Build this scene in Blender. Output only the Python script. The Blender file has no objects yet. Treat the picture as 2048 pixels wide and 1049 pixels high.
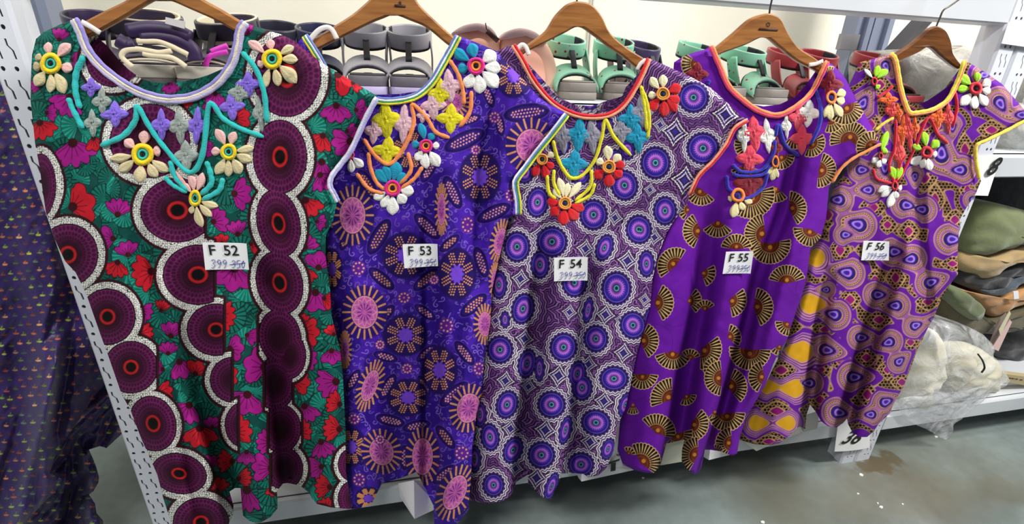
import bpy, math, random
import numpy as np
from mathutils import Matrix, Vector
import mathutils.geometry as mg

# ---------------------------------------------------------------- camera, world, lights
CAM = np.array([0.5872, -0.9080, 1.1282])
FPX, YAW, PIT, ROL = 939.1039, -0.22592, 0.37841, 0.03616
def _rot(a, b, c):
    ca, sa, cb, sb, cc, sc = math.cos(a), math.sin(a), math.cos(b), math.sin(b), math.cos(c), math.sin(c)
    yaw = np.array([[ca, sa, 0], [-sa, ca, 0], [0, 0, 1.]])
    base = np.array([[1, 0, 0], [0, 0, -1], [0, 1, 0.]])
    pit = np.array([[1, 0, 0], [0, cb, -sb], [0, sb, cb]])
    rol = np.array([[cc, -sc, 0], [sc, cc, 0], [0, 0, 1]])
    return rol @ pit @ base @ yaw
MR = _rot(YAW, PIT, ROL)
scene = bpy.context.scene
cd = bpy.data.cameras.new('camera'); cam = bpy.data.objects.new('camera', cd)
scene.collection.objects.link(cam)
cd.sensor_width = 36.0; cd.sensor_fit = 'HORIZONTAL'; cd.lens = FPX / 2048 * 36.0
cd.clip_start = 0.02; cd.clip_end = 60
_m = np.eye(4); _m[:3, 0] = MR[0]; _m[:3, 1] = -MR[1]; _m[:3, 2] = -MR[2]; _m[:3, 3] = CAM
cam.matrix_world = Matrix(_m.tolist()); scene.camera = cam

w = bpy.data.worlds.new('world'); scene.world = w; w.use_nodes = True
w.node_tree.nodes['Background'].inputs[0].default_value = (0.93, 0.96, 1.0, 1)
w.node_tree.nodes['Background'].inputs[1].default_value = 0.2
scene.view_settings.view_transform = 'Standard'; scene.view_settings.look = 'None'
scene.view_settings.exposure = 0.0; scene.view_settings.gamma = 1.0
scene.view_settings.use_curve_mapping = False
def area(name, loc, rot, sx, sy, power, col=(1, 1, 1)):
    l = bpy.data.lights.new(name, 'AREA'); l.shape = 'RECTANGLE'; l.size = sx; l.size_y = sy
    l.energy = power; l.color = col
    o = bpy.data.objects.new(name, l); o.location = loc; o.rotation_euler = rot
    scene.collection.objects.link(o); return o
# ceiling tubes above the aisle in front of the rack
area('ceiling_light', (2.5, -1.15, 2.75), (math.radians(24), math.radians(22), 0), 1.2, 0.25, 88, (1, 0.985, 0.95))
area('ceiling_light', (-0.7, -1.7, 2.8), (math.radians(34), 0, 0), 1.8, 0.3, 56, (1, 0.985, 0.95))
area('ceiling_light', (3.6, -0.6, 2.95), (math.radians(12), math.radians(8), 0), 1.6, 0.25, 26, (1, 0.985, 0.95))
# tube over the shelves that lights the wall behind the rack
area('ceiling_light', (0.9, 0.30, 2.7), (math.radians(14), 0, 0), 3.6, 0.12, 24, (1, 0.97, 0.9))

# ---------------------------------------------------------------- helpers
def S(h):
    h = h.lstrip('#'); c = np.array([int(h[i:i+2], 16) / 255 for i in (0, 2, 4)])
    return np.where(c <= 0.04045, c / 12.92, ((c + 0.055) / 1.055) ** 2.4)
def rays(px, py):
    d = np.stack([(np.asarray(px, float) - 1024) / FPX, (np.asarray(py, float) - 524.5) / FPX, np.ones(np.shape(px))], -1)
    return d @ MR
def at_y(px, py, Y=0.0):
    r = rays(px, py); t = (Y - CAM[1]) / r[..., 1]
    return CAM + r * t[..., None]
def at_z(px, py, Z=0.0):
    r = rays(px, py); t = (Z - CAM[2]) / r[..., 2]
    return CAM + r * t[..., None]
def proj(P):
    q = (np.asarray(P) - CAM) @ MR.T
    return 1024 + FPX * q[..., 0] / q[..., 2], 524.5 + FPX * q[..., 1] / q[..., 2]

def link(o, parent=None):
    scene.collection.objects.link(o)
    if parent is not None: o.parent = parent
    return o
def mesh_obj(name, V, F, mat=None, parent=None, smooth=True, mats=None, midx=None):
    me = bpy.data.meshes.new(name)
    V = np.asarray(V, float)
    if parent is not None: V = V - np.array(root_loc(parent))
    me.from_pydata(V.tolist(), [], [list(map(int, f)) for f in F]); me.validate()
    if mats:
        for m in mats: me.materials.append(m)
        if midx is not None: me.polygons.foreach_set('material_index', np.asarray(midx, dtype=np.int32)[:len(me.polygons)])
    elif mat: me.materials.append(mat)
    if smooth: me.polygons.foreach_set('use_smooth', [True] * len(me.polygons))
    me.update()
    return link(bpy.data.objects.new(name, me), parent)
def root_loc(o):
    p = np.array(o.location)
    while o.parent is not None:
        o = o.parent; p = p + np.array(o.location)
    return p
def tag(o, label=None, cat=None, group=None, kind=None):
    if label: o['label'] = label
    if cat: o['category'] = cat
    if group: o['group'] = group
    if kind: o['kind'] = kind
    return o
def empty(name, loc):
    o = bpy.data.objects.new(name, None); o.location = [float(v) for v in loc]; o.empty_display_size = 0.05
    return link(o)

def mat(name, col, rough=0.6, metal=0.0, noise=None, bump=None, spec=0.5, alpha=None, sheen=0, trans=0, sub=0):
    m = bpy.data.materials.new(name); m.use_nodes = True
    nt = m.node_tree; b = nt.nodes['Principled BSDF']
    c = S(col) if isinstance(col, str) else np.array(col)
    b.inputs['Base Color'].default_value = (*c, 1); b.inputs['Roughness'].default_value = rough
    b.inputs['Metallic'].default_value = metal; b.inputs['Specular IOR Level'].default_value = spec
    if alpha is not None: b.inputs['Alpha'].default_value = alpha
    if sheen: b.inputs['Sheen Weight'].default_value = sheen
    if trans: b.inputs['Transmission Weight'].default_value = trans
    if noise or bump:
        tc = nt.nodes.new('ShaderNodeTexCoord')
    if noise:   # (scale, colour2, contrast low, high, stretch)
        sc, c2, lo, hi = noise[:4]; st = noise[4] if len(noise) > 4 else (1, 1, 1)
        mp = nt.nodes.new('ShaderNodeMapping'); mp.inputs['Scale'].default_value = st
        n = nt.nodes.new('ShaderNodeTexNoise'); n.inputs['Scale'].default_value = sc; n.inputs['Detail'].default_value = 6
        r = nt.nodes.new('ShaderNodeValToRGB')
        r.color_ramp.elements[0].position = lo; r.color_ramp.elements[1].position = hi
        r.color_ramp.elements[0].color = (*c, 1); r.color_ramp.elements[1].color = (*S(c2), 1)
        nt.links.new(tc.outputs['Object'], mp.inputs[0]); nt.links.new(mp.outputs[0], n.inputs['Vector'])
        nt.links.new(n.outputs[0], r.inputs[0]); nt.links.new(r.outputs[0], b.inputs['Base Color'])
    if bump:    # (scale, strength, distance, stretch)
        n = nt.nodes.new('ShaderNodeTexNoise'); n.inputs['Scale'].default_value = bump[0]; n.inputs['Detail'].default_value = 5
        mp = nt.nodes.new('ShaderNodeMapping'); mp.inputs['Scale'].default_value = bump[3] if len(bump) > 3 else (1, 1, 1)
        bp = nt.nodes.new('ShaderNodeBump'); bp.inputs['Strength'].default_value = bump[1]; bp.inputs['Distance'].default_value = bump[2]
        nt.links.new(tc.outputs['Object'], mp.inputs[0]); nt.links.new(mp.outputs[0], n.inputs['Vector'])
        nt.links.new(n.outputs[0], bp.inputs['Height']); nt.links.new(bp.outputs[0], b.inputs['Normal'])
    return m

def catmull(pts, n=8, closed=False):
    P = np.asarray(pts, float)
    if len(P) < 3 and not closed:
        t = np.linspace(0, 1, n * (len(P) - 1) + 1)[:, None]
        return P[0] * (1 - t) + P[-1] * t
    if closed: Q = np.vstack([P[-1], P, P[0], P[1]])
    else: Q = np.vstack([2 * P[0] - P[1], P, 2 * P[-1] - P[-2]])
    out = []
    for i in range(1, len(Q) - 2):
        p0, p1, p2, p3 = Q[i-1], Q[i], Q[i+1], Q[i+2]
        for t in np.arange(n) / n:
            out.append(0.5 * ((2*p1) + (-p0+p2)*t + (2*p0-5*p1+4*p2-p3)*t*t + (-p0+3*p1-3*p2+p3)*t**3))
    if not closed: out.append(P[-1])
    return np.array(out)

def tube_vf(path, r, sides=8, closed=False, flat=1.0, nrm=None, caps=True):
    """tube along a 3D path; r a number or one per point; flat squeezes it along nrm"""
    P = np.asarray(path, float); n = len(P); r = np.broadcast_to(np.asarray(r, float), (n,))
    T = np.gradient(P, axis=0)
    if closed: T = np.roll(P, -1, 0) - np.roll(P, 1, 0)
    T /= np.linalg.norm(T, axis=1)[:, None] + 1e-12
    ref = np.array(nrm if nrm is not None else (0.0, 1.0, 0.0))
    B = np.cross(T, ref); bl = np.linalg.norm(B, axis=1)[:, None]
    B = np.where(bl < 1e-4, np.cross(T, np.array([0.3, 0.2, 0.9])), B); B /= np.linalg.norm(B, axis=1)[:, None]
    N = np.cross(B, T)
    a = np.arange(sides) / sides * 2 * math.pi
    V = P[:, None] + r[:, None, None] * (np.cos(a)[None, :, None] * B[:, None] + flat * np.sin(a)[None, :, None] * N[:, None])
    V = V.reshape(-1, 3); F = []
    for i in range(n if closed else n - 1):
        j = (i + 1) % n
        for k in range(sides):
            l = (k + 1) % sides
            F.append((i*sides+k, i*sides+l, j*sides+l, j*sides+k))
    if caps and not closed:
        F.append(tuple(range(sides))[::-1]); F.append(tuple((n-1)*sides+k for k in range(sides)))
    return V, F
def join_vf(parts):
    V, F, o = [], [], 0
    for v, f in parts:
        V.append(np.asarray(v, float)); F += [tuple(i + o for i in q) for q in f]; o += len(v)
    return np.vstack(V), F
def box_vf(x0, x1, y0, y1, z0, z1):
    V = [(x, y, z) for x in (x0, x1) for y in (y0, y1) for z in (z0, z1)]
    return np.array(V, float), [(0, 1, 3, 2), (4, 6, 7, 5), (0, 4, 5, 1), (2, 3, 7, 6), (0, 2, 6, 4), (1, 5, 7, 3)]
def bevel(o, w_, seg=2):
    m = o.modifiers.new('bevel', 'BEVEL'); m.width = w_; m.segments = seg; m.limit_method = 'ANGLE'
    return o
def extrude_poly(pts2, to3, thick_vec):
    """a flat outline (list of 3D points) given thickness; the caps are triangulated"""
    A = np.array([to3(p) for p in pts2]); n = len(A); Bk = A + thick_vec
    tri = mg.tessellate_polygon([[Vector((float(p[0]), float(p[1]), 0)) for p in pts2]])
    F = [tuple(t) for t in tri] + [tuple(i + n for i in t[::-1]) for t in tri]
    F += [(i, i + n, (i + 1) % n + n, (i + 1) % n) for i in range(n)]
    return np.vstack([A, Bk]), F
def fix_normals(o):
    import bmesh
    b = bmesh.new(); b.from_mesh(o.data); bmesh.ops.recalc_face_normals(b, faces=b.faces); b.to_mesh(o.data); b.free()
    return o
def shade_flat(o):
    o.data.polygons.foreach_set('use_smooth', [False] * len(o.data.polygons)); return o
RNG = np.random.default_rng(7)
def P(s):
    return np.array([[float(v) for v in q.split(',')] for q in s.split()])
# ---------------------------------------------------------------- printed fabric patterns
class Canvas:
    """colour field of a printed fabric, laid out on the flat cloth"""
    def __init__(s, x0, y0, x1, y1, ss=1.5, bg=(0, 0, 0)):
        s.x0, s.y0, s.ss = x0, y0, ss
        s.W, s.H = int((x1 - x0) * ss) + 1, int((y1 - y0) * ss) + 1
        s.C = np.empty((s.H, s.W, 3), np.float32); s.C[:] = bg
    def win(s, cx, cy, r, ry=None):
        ry = ry or r
        a = max(0, int((cx - r - s.x0) * s.ss)); b = min(s.W, int((cx + r - s.x0) * s.ss) + 2)
        c = max(0, int((cy - ry - s.y0) * s.ss)); d = min(s.H, int((cy + ry - s.y0) * s.ss) + 2)
        if b <= a or d <= c: return None
        X, Y = np.meshgrid(np.arange(a, b, dtype=np.float32) / s.ss + s.x0, np.arange(c, d, dtype=np.float32) / s.ss + s.y0)
        return (slice(c, d), slice(a, b)), X, Y
    def put(s, sl, m, col):
        m = np.clip(m, 0, 1)[..., None].astype(np.float32)
        s.C[sl] = s.C[sl] * (1 - m) + np.asarray(col, np.float32) * m
    def sd_poly(s, pts, pad=3):
        P = np.asarray(pts, float); lo, hi = P.min(0) - pad, P.max(0) + pad
        w_ = s.win((lo[0]+hi[0])/2, (lo[1]+hi[1])/2, (hi[0]-lo[0])/2, (hi[1]-lo[1])/2)
        if w_ is None: return None
        sl, X, Y = w_; d2 = np.full(X.shape, 1e9, np.float32); ins = np.zeros(X.shape, bool)
        for i in range(len(P)):
            a, b = P[i], P[(i+1) % len(P)]; e = b - a
            wx, wy = X - a[0], Y - a[1]; t = np.clip((wx*e[0] + wy*e[1]) / (e@e + 1e-9), 0, 1)
            d2 = np.minimum(d2, (wx - t*e[0])**2 + (wy - t*e[1])**2)
            if (a[1] > b[1]) != (a[1] < b[1]) or a[1] != b[1]:
                c = ((a[1] > Y) != (b[1] > Y)) & (X < (b[0]-a[0]) * (Y - a[1]) / (b[1] - a[1] + 1e-9) + a[0])
                ins ^= c
        d = np.sqrt(d2); return sl, X, Y, np.where(ins, -d, d)
    def poly(s, pts, col, outline=None, ow=1.2):
        r = s.sd_poly(pts, 3 + ow)
        if r is None: return
        sl, X, Y, d = r
        if outline is not None: s.put(sl, 0.5 - (d - ow) * s.ss, outline)
        s.put(sl, 0.5 - d * s.ss, col)
    def stroke(s, pts, w_, col):
        P = np.asarray(pts, float); lo, hi = P.min(0) - w_ - 2, P.max(0) + w_ + 2
        q = s.win((lo[0]+hi[0])/2, (lo[1]+hi[1])/2, (hi[0]-lo[0])/2, (hi[1]-lo[1])/2)
        if q is None: return
        sl, X, Y = q; d2 = np.full(X.shape, 1e9, np.float32)
        for a, b in zip(P[:-1], P[1:]):
            e = b - a; wx, wy = X - a[0], Y - a[1]; t = np.clip((wx*e[0] + wy*e[1]) / (e@e + 1e-9), 0, 1)
            d2 = np.minimum(d2, (wx - t*e[0])**2 + (wy - t*e[1])**2)
        s.put(sl, 0.5 - (np.sqrt(d2) - w_ / 2) * s.ss, col)
    def dot(s, x, y, r, col, ry=None, ang=0):
        ry = ry or r; q = s.win(x, y, max(r, ry) + 2)
        if q is None: return
        sl, X, Y = q; c, n = math.cos(ang), math.sin(ang)
        u = (X-x)*c + (Y-y)*n; v = -(X-x)*n + (Y-y)*c
        e = np.sqrt((u/r)**2 + (v/ry)**2); s.put(sl, 0.5 - (e-1)*min(r, ry)*s.ss, col)
    def local(s, cx, cy, rx, ry, ang, k=1.0):
        """normalised ellipse coordinates in a window k times the ellipse"""
        q = s.win(cx, cy, max(rx, ry) * k + 1)
        if q is None: return None
        sl, X, Y = q; c, n = math.cos(ang), math.sin(ang)
        u = ((X-cx)*c + (Y-cy)*n) / rx; v = (-(X-cx)*n + (Y-cy)*c) / ry
        return sl, u, v, np.sqrt(u*u + v*v), np.arctan2(v, u)
    def sample(s, px, py):
        x = np.clip((px - s.x0) * s.ss, 0, s.W - 1.001); y = np.clip((py - s.y0) * s.ss, 0, s.H - 1.001)
        i, j = x.astype(int), y.astype(int); fx, fy = (x - i)[:, None], (y - j)[:, None]
        C = s.C
        return (C[j, i]*(1-fx)*(1-fy) + C[j, i+1]*fx*(1-fy) + C[j+1, i]*(1-fx)*fy + C[j+1, i+1]*fx*fy)
def vnoise(X, Y, sc, seed=0):
    """smooth value noise"""
    r = np.random.default_rng(seed); T = r.random((64, 64)).astype(np.float32)
    x, y = X / sc, Y / sc; i, j = np.floor(x).astype(int), np.floor(y).astype(int)
    fx, fy = x - i, y - j; fx, fy = fx*fx*(3-2*fx), fy*fy*(3-2*fy)
    g = lambda a, b: T[b % 64, a % 64]
    return g(i, j)*(1-fx)*(1-fy) + g(i+1, j)*fx*(1-fy) + g(i, j+1)*(1-fx)*fy + g(i+1, j+1)*fx*fy
def cells(X, Y, sc, seed=0, stretch=1.0):
    """jittered cells: distance to nearest and second nearest point (in cell units)"""
    r = np.random.default_rng(seed); J = r.random((128, 128, 3)).astype(np.float32)
    x, y = X / sc, Y / sc; i, j = np.floor(x).astype(int), np.floor(y).astype(int)
    d1 = np.full(X.shape, 9., np.float32); d2 = d1.copy()
    for a in (-1, 0, 1):
        for b in (-1, 0, 1):
            q = J[(j+b) % 128, (i+a) % 128]
            dx, dy = i+a+0.15+0.7*q[..., 0]-x, j+b+0.15+0.7*q[..., 1]-y
            th = q[..., 2]*3.1416; c, n = np.cos(th), np.sin(th)
            d = np.sqrt(((dx*c+dy*n)*stretch)**2 + ((-dx*n+dy*c)/stretch)**2) if stretch != 1 else np.hypot(dx, dy)
            d2 = np.minimum(d2, np.maximum(d, d1)); d1 = np.minimum(d1, d)
    return d1, d2
def sstep(x, a, b):
    t = np.clip((x - a) / (b - a), 0, 1); return t*t*(3-2*t)
# ---- teal print with maroon eyes in white speckled bands and hibiscus flowers
def flower_pts(x, y, r, ang, spread=2.3, lobes=5, w=1.0):
    pts = [(x, y)]
    for k in range(41):
        t = k / 40; a = ang + (t - 0.5) * spread
        rr = r * (0.82 + 0.2 * abs(math.sin(t * lobes * math.pi)))
        if t < 0.07 or t > 0.93: rr *= 0.86
        pts.append((x + rr * math.cos(a) * w, y + rr * math.sin(a)))
    return pts
def pattern_teal():
    c = Canvas(40, 25, 775, 1075, 1.6, S('#0b4a44'))
    rr = random.Random(5); dark, tl, ln = S('#0a1c1a'), S('#117062'), S('#2aa892')
    spots = [(x + rr.uniform(-9, 9), y + rr.uniform(-9, 9)) for y in range(30, 1080, 25) for x in range(45, 780, 26)]
    rr.shuffle(spots)
    for x, y in spots:
        a0 = rr.uniform(0, 6.28); r = rr.uniform(23, 37); q = c.win(x, y, r + 2)
        if q is None: continue
        sl, X, Y = q; u, v = X - x, Y - y; d = np.hypot(u, v); th = (np.arctan2(v, u) - a0 + math.pi) % (2*math.pi) - math.pi
        m = (0.5 - (d - r) * c.ss) * (np.abs(th) < 1.25)
        c.put(sl, m, dark)
        m2 = np.clip(0.5 - (d - r + 1.3) * c.ss, 0, 1) * (np.abs(th) < 1.22); c.put(sl, m2, tl * rr.uniform(0.8, 1.1))
        lines = sstep(np.cos(th * 21), 0.3, 0.75) * m2 * sstep(d, 3, 8)
        c.put(sl, lines * 0.9, S('#041a18') if rr.random() < 0.68 else ln)
    MG, RD = S('#a41a86'), S('#c81c2c')
    FL = """120 72 20 n m;134 206 34 s m;74 172 16 w m;148 302 42 s m;82 257 30 s r;364 206 22 s r;341 172 20 s m;480 233 26 e r;429 196 22 s m;494 62 16 n m;
422 298 18 w m;189 285 22 s r;689 154 36 e r;672 223 30 s m;720 220 20 e m;641 281 28 s r;689 288 32 w m;641 336 32 s m;160 409 40 e r;237 419 28 n m;216 477 26 w m;254 501 24 n m;
290 546 34 w r;233 535 26 s r;480 388 30 e m;436 440 26 e m;474 460 24 n m;443 481 16 n r;508 491 18 e r;467 552 40 s m;448 632 30 e r;288 625 22 e m;288 669 24 e r;343 663 24 n m;
324 615 18 n r;501 673 20 e m;615 412 32 s r;611 548 26 s r;638 525 28 n m;628 598 34 s m;614 665 32 e r;666 663 18 n r;614 487 22 n m;645 360 28 s m;336 700 20 n m;363 735 30 s m;
394 740 24 n r;325 790 26 e r;373 822 32 s m;400 870 34 s r;318 738 20 w m;469 697 24 e m;515 731 36 w m;455 748 26 e r;490 803 36 s m;480 861 30 e r;531 885 24 w m;493 913 22 s m;
530 936 34 w m;486 957 22 e r;490 995 38 s m;421 926 20 n m;455 923 26 w r;435 974 24 n r;425 848 18 n m;548 981 16 s r;616 717 24 e m;664 711 24 s m;600 765 26 e r;660 769 34 w m;
671 806 24 w r;612 824 30 s m;606 861 22 e r;668 858 28 w r;645 895 28 s m;634 937 24 w m;650 974 26 w r;651 1012 20 n r;712 168 18 e r;700 262 18 e m;150 120 16 e m;100 226 18 e m;
118 470 14 e m;570 60 10 e m;604 640 16 n r;380 1030 20 n m;640 445 16 e m;655 600 20 e r;245 600 16 s m;420 215 14 s m;470 505 12 e m;300 710 14 e m;350 880 16 s m"""
    DIR = dict(e=0, s=math.pi/2, w=math.pi, n=-math.pi/2)
    for it in FL.replace('\n', '').split(';'):
        x, y, r, d, k = it.split(); x, y, r = float(x), float(y), float(r) * 1.16
        a = DIR[d] + rr.uniform(-0.5, 0.5); bx, by = x - 0.45*r*math.cos(a), y - 0.45*r*math.sin(a)
        col = MG if k == 'm' else RD; sp = rr.uniform(1.7, 2.5)
        pts = flower_pts(bx, by, r*1.12, a, sp, rr.choice((3, 4, 5)))
        c.poly(pts, col, S('#1a0610'), 1.6)
        for t in np.linspace(-0.42, 0.42, 6):
            aa = a + t*sp; L = r * rr.uniform(0.6, 0.85)
            mid = (bx + L*0.5*math.cos(aa) + 1.5*math.sin(aa)*t*3, by + L*0.5*math.sin(aa))
            c.stroke([(bx, by), mid, (bx + L*math.cos(aa+0.1*t), by + L*math.sin(aa+0.1*t))], 1.25, S('#2a0614'))
        c.dot(bx + 0.12*r*math.cos(a), by + 0.12*r*math.sin(a), r*0.2, S('#3a0a14'))
    # eyes: cx cy rx ry angle(deg) ring(0/1) band
    EY = """82 372 28 62 0 0 18;136 510 58 60 0 1 17;215 634 54 54 0 1 16;262 735 52 50 0 1 15 0 311;306 848 44 54 -18 1 13;358 948 54 38 12 1 14;402 1046 54 48 0 1 16;
226 120 52 52 0 0 15;300 282 78 72 0 0 18;355 421 72 62 0 1 18 0 407;396 550 68 58 0 1 16 0 426;432 660 56 50 0 1 15 0 445;468 760 46 44 0 0 13 0 461;488 850 36 44 0 0 11 0 473;
574 152 66 80 0 1 17;560 314 52 72 0 1 17;557 447 41 66 -12 1 15;559 566 44 62 -14 1 14;560 675 40 54 -10 0 12 520 700;580 712 30 44 0 0 10 538 700;550 768 40 50 0 0 9 532 582;562 858 38 46 0 0 9 540 600;568 938 36 40 0 0 12 545 700;
712 930 34 34 0 0 11;712 998 34 36 0 0 11;640 1040 20 20 0 0 8"""
    E = [([float(v) for v in l.split()] + [0, 2000])[:9] if len(l.split()) == 7 else [float(v) for v in l.split()] for l in EY.replace('\n', '').split(';')]
    YY, XX = np.mgrid[0:c.H, 0:c.W].astype(np.float32); XX = XX / c.ss + c.x0; YY = YY / c.ss + c.y0
    db = np.full(XX.shape, 99., np.float32); di = db.copy(); who = np.zeros(XX.shape, np.int8)
    for i, (cx, cy, rx, ry, an, rg, bw, xa, xb) in enumerate(E):
        q = c.win(cx, cy, max(rx, ry) + bw + 12); 
        if q is None: continue
        sl, X, Y = q; a = math.radians(an); ca, sa = math.cos(a), math.sin(a)
        u, v = (X-cx)*ca + (Y-cy)*sa, -(X-cx)*sa + (Y-cy)*ca
        e = np.sqrt((u/rx)**2 + (v/ry)**2) + 1e-4; d = (e - 1) * np.hypot(u, v) / e
        cl = np.maximum(xa - X, X - xb); d = np.maximum(d, cl); b_ = np.maximum(d - bw, cl - 2); db[sl] = np.minimum(db[sl], b_)
        who[sl] = np.where(d < di[sl], i, who[sl]); di[sl] = np.minimum(di[sl], d)
    full = (slice(None), slice(None))
    c.put(full, 0.5 - (db - 5.5) * c.ss, S('#35101a')); c.put(full, 0.5 - (db - 0.6) * c.ss, S('#0d0608'))
    d1, d2 = cells(XX, YY, 4.4, 3, 1.3)
    c.put(full, (0.5 - (db + 0.5) * c.ss) * sstep(d2 - d1, 0.14, 0.34) * (0.5 + (di - 3) * c.ss > 0), S('#fbf9f2'))
    c.put(full, (0.5 - (di - 2.6) * c.ss), S('#14060c'))
    for i, (cx, cy, rx, ry, an, rg, bw, xa, xb) in enumerate(E):
        q = c.local(cx, cy, rx, ry, math.radians(an), 1.05)
        if q is None: continue
        sl, u, v, e, th = q
        own = (who[sl] == i); m = np.clip(0.5 - di[sl] * c.ss, 0, 1) * own
        base = (1 - sstep(e, 0.25, 0.95))[..., None] * S('#30081f') + sstep(e, 0.25, 0.95)[..., None] * S('#460d38')
        c.put(sl, m, base)
        row = np.sqrt(np.maximum(e - 0.2, 0)) * 9; k = np.floor(row); n = 40
        tt = (th / (2*math.pi) * n + 0.5 * (k % 2)) % 1
        cell = np.hypot((tt - 0.5) * 1.9, ((row % 1) - 0.5) * 1.9)
        c.put(sl, m * sstep(cell, 0.62, 0.95) * sstep(e, 0.3, 0.95) * 0.62, S('#8a2a70'))
        if rg:
            hx = 0.25 if rx > 50 else 0.28
            c.put(sl, np.clip(0.5 - (e - hx - 0.05) * 60, 0, 1) * own * m, S('#7c1418'))
            c.put(sl, np.clip(1 - np.abs(e - hx) / 0.055, 0, 1) * own * m, S('#d8242a'))
            c.put(sl, np.clip(0.5 - (e - hx + 0.06) * 50, 0, 1) * own * m, S('#0c0508'))
    return c

# ---- indigo print with dotted medallions, pods and scrolls
def pattern_indigo():
    c = Canvas(590, 55, 1155, 1075, 1.6, S('#4a1fae')); rr = random.Random(11)
    YY, XX = np.mgrid[0:c.H, 0:c.W].astype(np.float32); XX = XX / c.ss + c.x0; YY = YY / c.ss + c.y0
    full = (slice(None), slice(None))
    n = vnoise(XX, YY, 46, 2) * 0.6 + vnoise(XX, YY, 17, 5) * 0.4
    c.put(full, sstep(n, 0.45, 0.62), S('#30108a')); c.put(full, sstep(np.abs(n - 0.52), 0.02, 0) * 0.6, S('#1c0a52'))
    lav, org, pnk = S('#8c6ad8'), S('#f0a05a'), S('#f2a2a0')
    def curl(x, y, r, a, s, w=1.45):
        t = np.linspace(0, 1, 14); th = a + s * t * 5.2; rad = r * (1 - 0.8 * t)
        sp = np.stack([x + rad*np.cos(th), y + rad*np.sin(th)], 1)
        tail = np.array([[x + r*math.cos(a) + s*r*1.5*math.sin(a), y + r*math.sin(a) - s*r*1.5*math.cos(a)]])
        c.stroke(np.vstack([tail, sp]), w, lav * rr.uniform(0.55, 1.2))
    for y in range(60, 1070, 14):
        for x in range(600, 1150, 15):
            if rr.random() < 0.8: curl(x + rr.uniform(-6, 6), y + rr.uniform(-6, 6), rr.uniform(3, 6.5), rr.uniform(0, 6.3), rr.choice((-1, 1)))
    def halo(x, y, rx, ry, a, col='#28106a'):
        q = c.local(x, y, rx, ry, a, 1.1)
        if q: c.put(q[0], sstep(q[3], 1.02, 0.9), S(col))
    PODS = """758 474 -60 70;854 453 45 60;905 385 65 62;988 426 -25 64;763 558 40 56;852 560 -40 56;947 611 -40 58;899 487 -40 44;962 525 72 56;768 632 -45 50;850 625 35 44;
1053 226 -8 80;929 281 -25 76;977 192 68 44;771 714 15 44;853 707 -40 44;929 707 52 52;908 789 -40 62;775 775 -60 52;706 762 -60 44;781 842 14 52;833 853 -12 50;891 875 52 50;
888 950 -38 50;809 916 90 44;723 909 90 40;848 772 60 40;929 1014 -60 34;940 240 -20 40;690 480 -70 40;735 370 60 60;858 340 -60 50;1000 250 80 40;660 360 -60 40;700 640 -60 40;750 1000 -30 40;1040 380 60 40;960 880 -60 40;815 960 -60 40"""
    for it in PODS.replace('\n', '').split(';'):
        x, y, a, L = [float(v) for v in it.split()]; a = math.radians(a)
        halo(x, y, L*0.62, L*0.25, a, '#1e0b58'); halo(x, y, L*0.5, L*0.17, a, '#2f1478')
        q = c.local(x, y, L*0.62, L*0.25, a, 1.1)
        if q: c.put(q[0], np.clip(1 - np.abs(q[3]-0.96)/0.05, 0, 1)*0.8, S('#6a3cc4'))
        col = pnk if rr.random() < 0.6 else org; k = max(4, int(L / 6.5))
        for r_ in (-1, 0, 1):
            for i in range(k):
                t = (i + 0.5 * (r_ != 0)) / k - 0.5 + 0.02
                if abs(t) > 0.47 - 0.1*abs(r_): continue
                u, v = t*L*0.95, r_*L*0.085*(1 - (2*t)**2*0.7)
                c.dot(x + u*math.cos(a) - v*math.sin(a), y + u*math.sin(a) + v*math.cos(a), 1.75, col)
    STARS = """811 511 46 44;914 549 36 50;960 354 40 50;811 671 42 40;816 796 40 36;879 741 34 46;703 895 28 38;737 998 26 22;1027 150 34 44;820 300 36 40;664 539 20 40;660 430 16 30;1010 680 20 30"""
    for it in STARS.replace('\n', '').split(';'):
        x, y, rx, ry = [float(v) for v in it.split()]
        halo(x, y, rx*1.12, ry*1.12, 0, '#241060')
        for k in range(8):
            a = k * math.pi / 4 + 0.39
            for w_, t0 in ((-0.16, 0.5), (0, 0.42), (0.16, 0.5)):
                for t in np.arange(t0, 0.98 - abs(w_)*0.8, 0.115):
                    c.dot(x + rx*t*math.cos(a + w_/t*0.8), y + ry*t*math.sin(a + w_/t*0.8), 1.55, org)
        q = c.local(x, y, rx*0.36, ry*0.36, 0, 1.4)
        if q: c.put(q[0], 0.5 - (q[3] - 1 - 0.16*np.cos(q[4]*10)) * 14, S('#7a48d8'))
    MED = """705 431 25 36 0;729 625 26 32 0;883 419 8 32 0;740 772 14 32 20;763 904 23 27 -20;845 914 20 36 0;937 817 22 29 15;910 986 20 36 25;1063 292 30 33 0;1001 484 12 27 10;991 563 8 24 0;970 649 13 24 0;909 205 17 18 0;677 288 20 26 0;690 700 8 24 0"""
    for it in MED.replace('\n', '').split(';'):
        x, y, rx, ry, an = [float(v) for v in it.split()]; an = math.radians(an)
        halo(x, y, rx*1.85, ry*1.75, an, '#2a1270'); nr = 20
        for k in range(nr):
            a = k / nr * 2 * math.pi
            for t in np.arange(1.12, 1.68, 0.5 * 3.9 / math.sqrt(rx*ry) ):
                u, v = rx*t*math.cos(a), ry*t*math.sin(a)
                c.dot(x + u*math.cos(an) - v*math.sin(an), y + u*math.sin(an) + v*math.cos(an), 1.7, org if (k % 2) else S('#f4b070'))
            p = [(x + rx*t*math.cos(a)*math.cos(an) - ry*t*math.sin(a)*math.sin(an), y + rx*t*math.cos(a)*math.sin(an) + ry*t*math.sin(a)*math.cos(an)) for t in (0.98, 1.66)]
            c.stroke(p, 0.9, S('#a85a50'))
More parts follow.
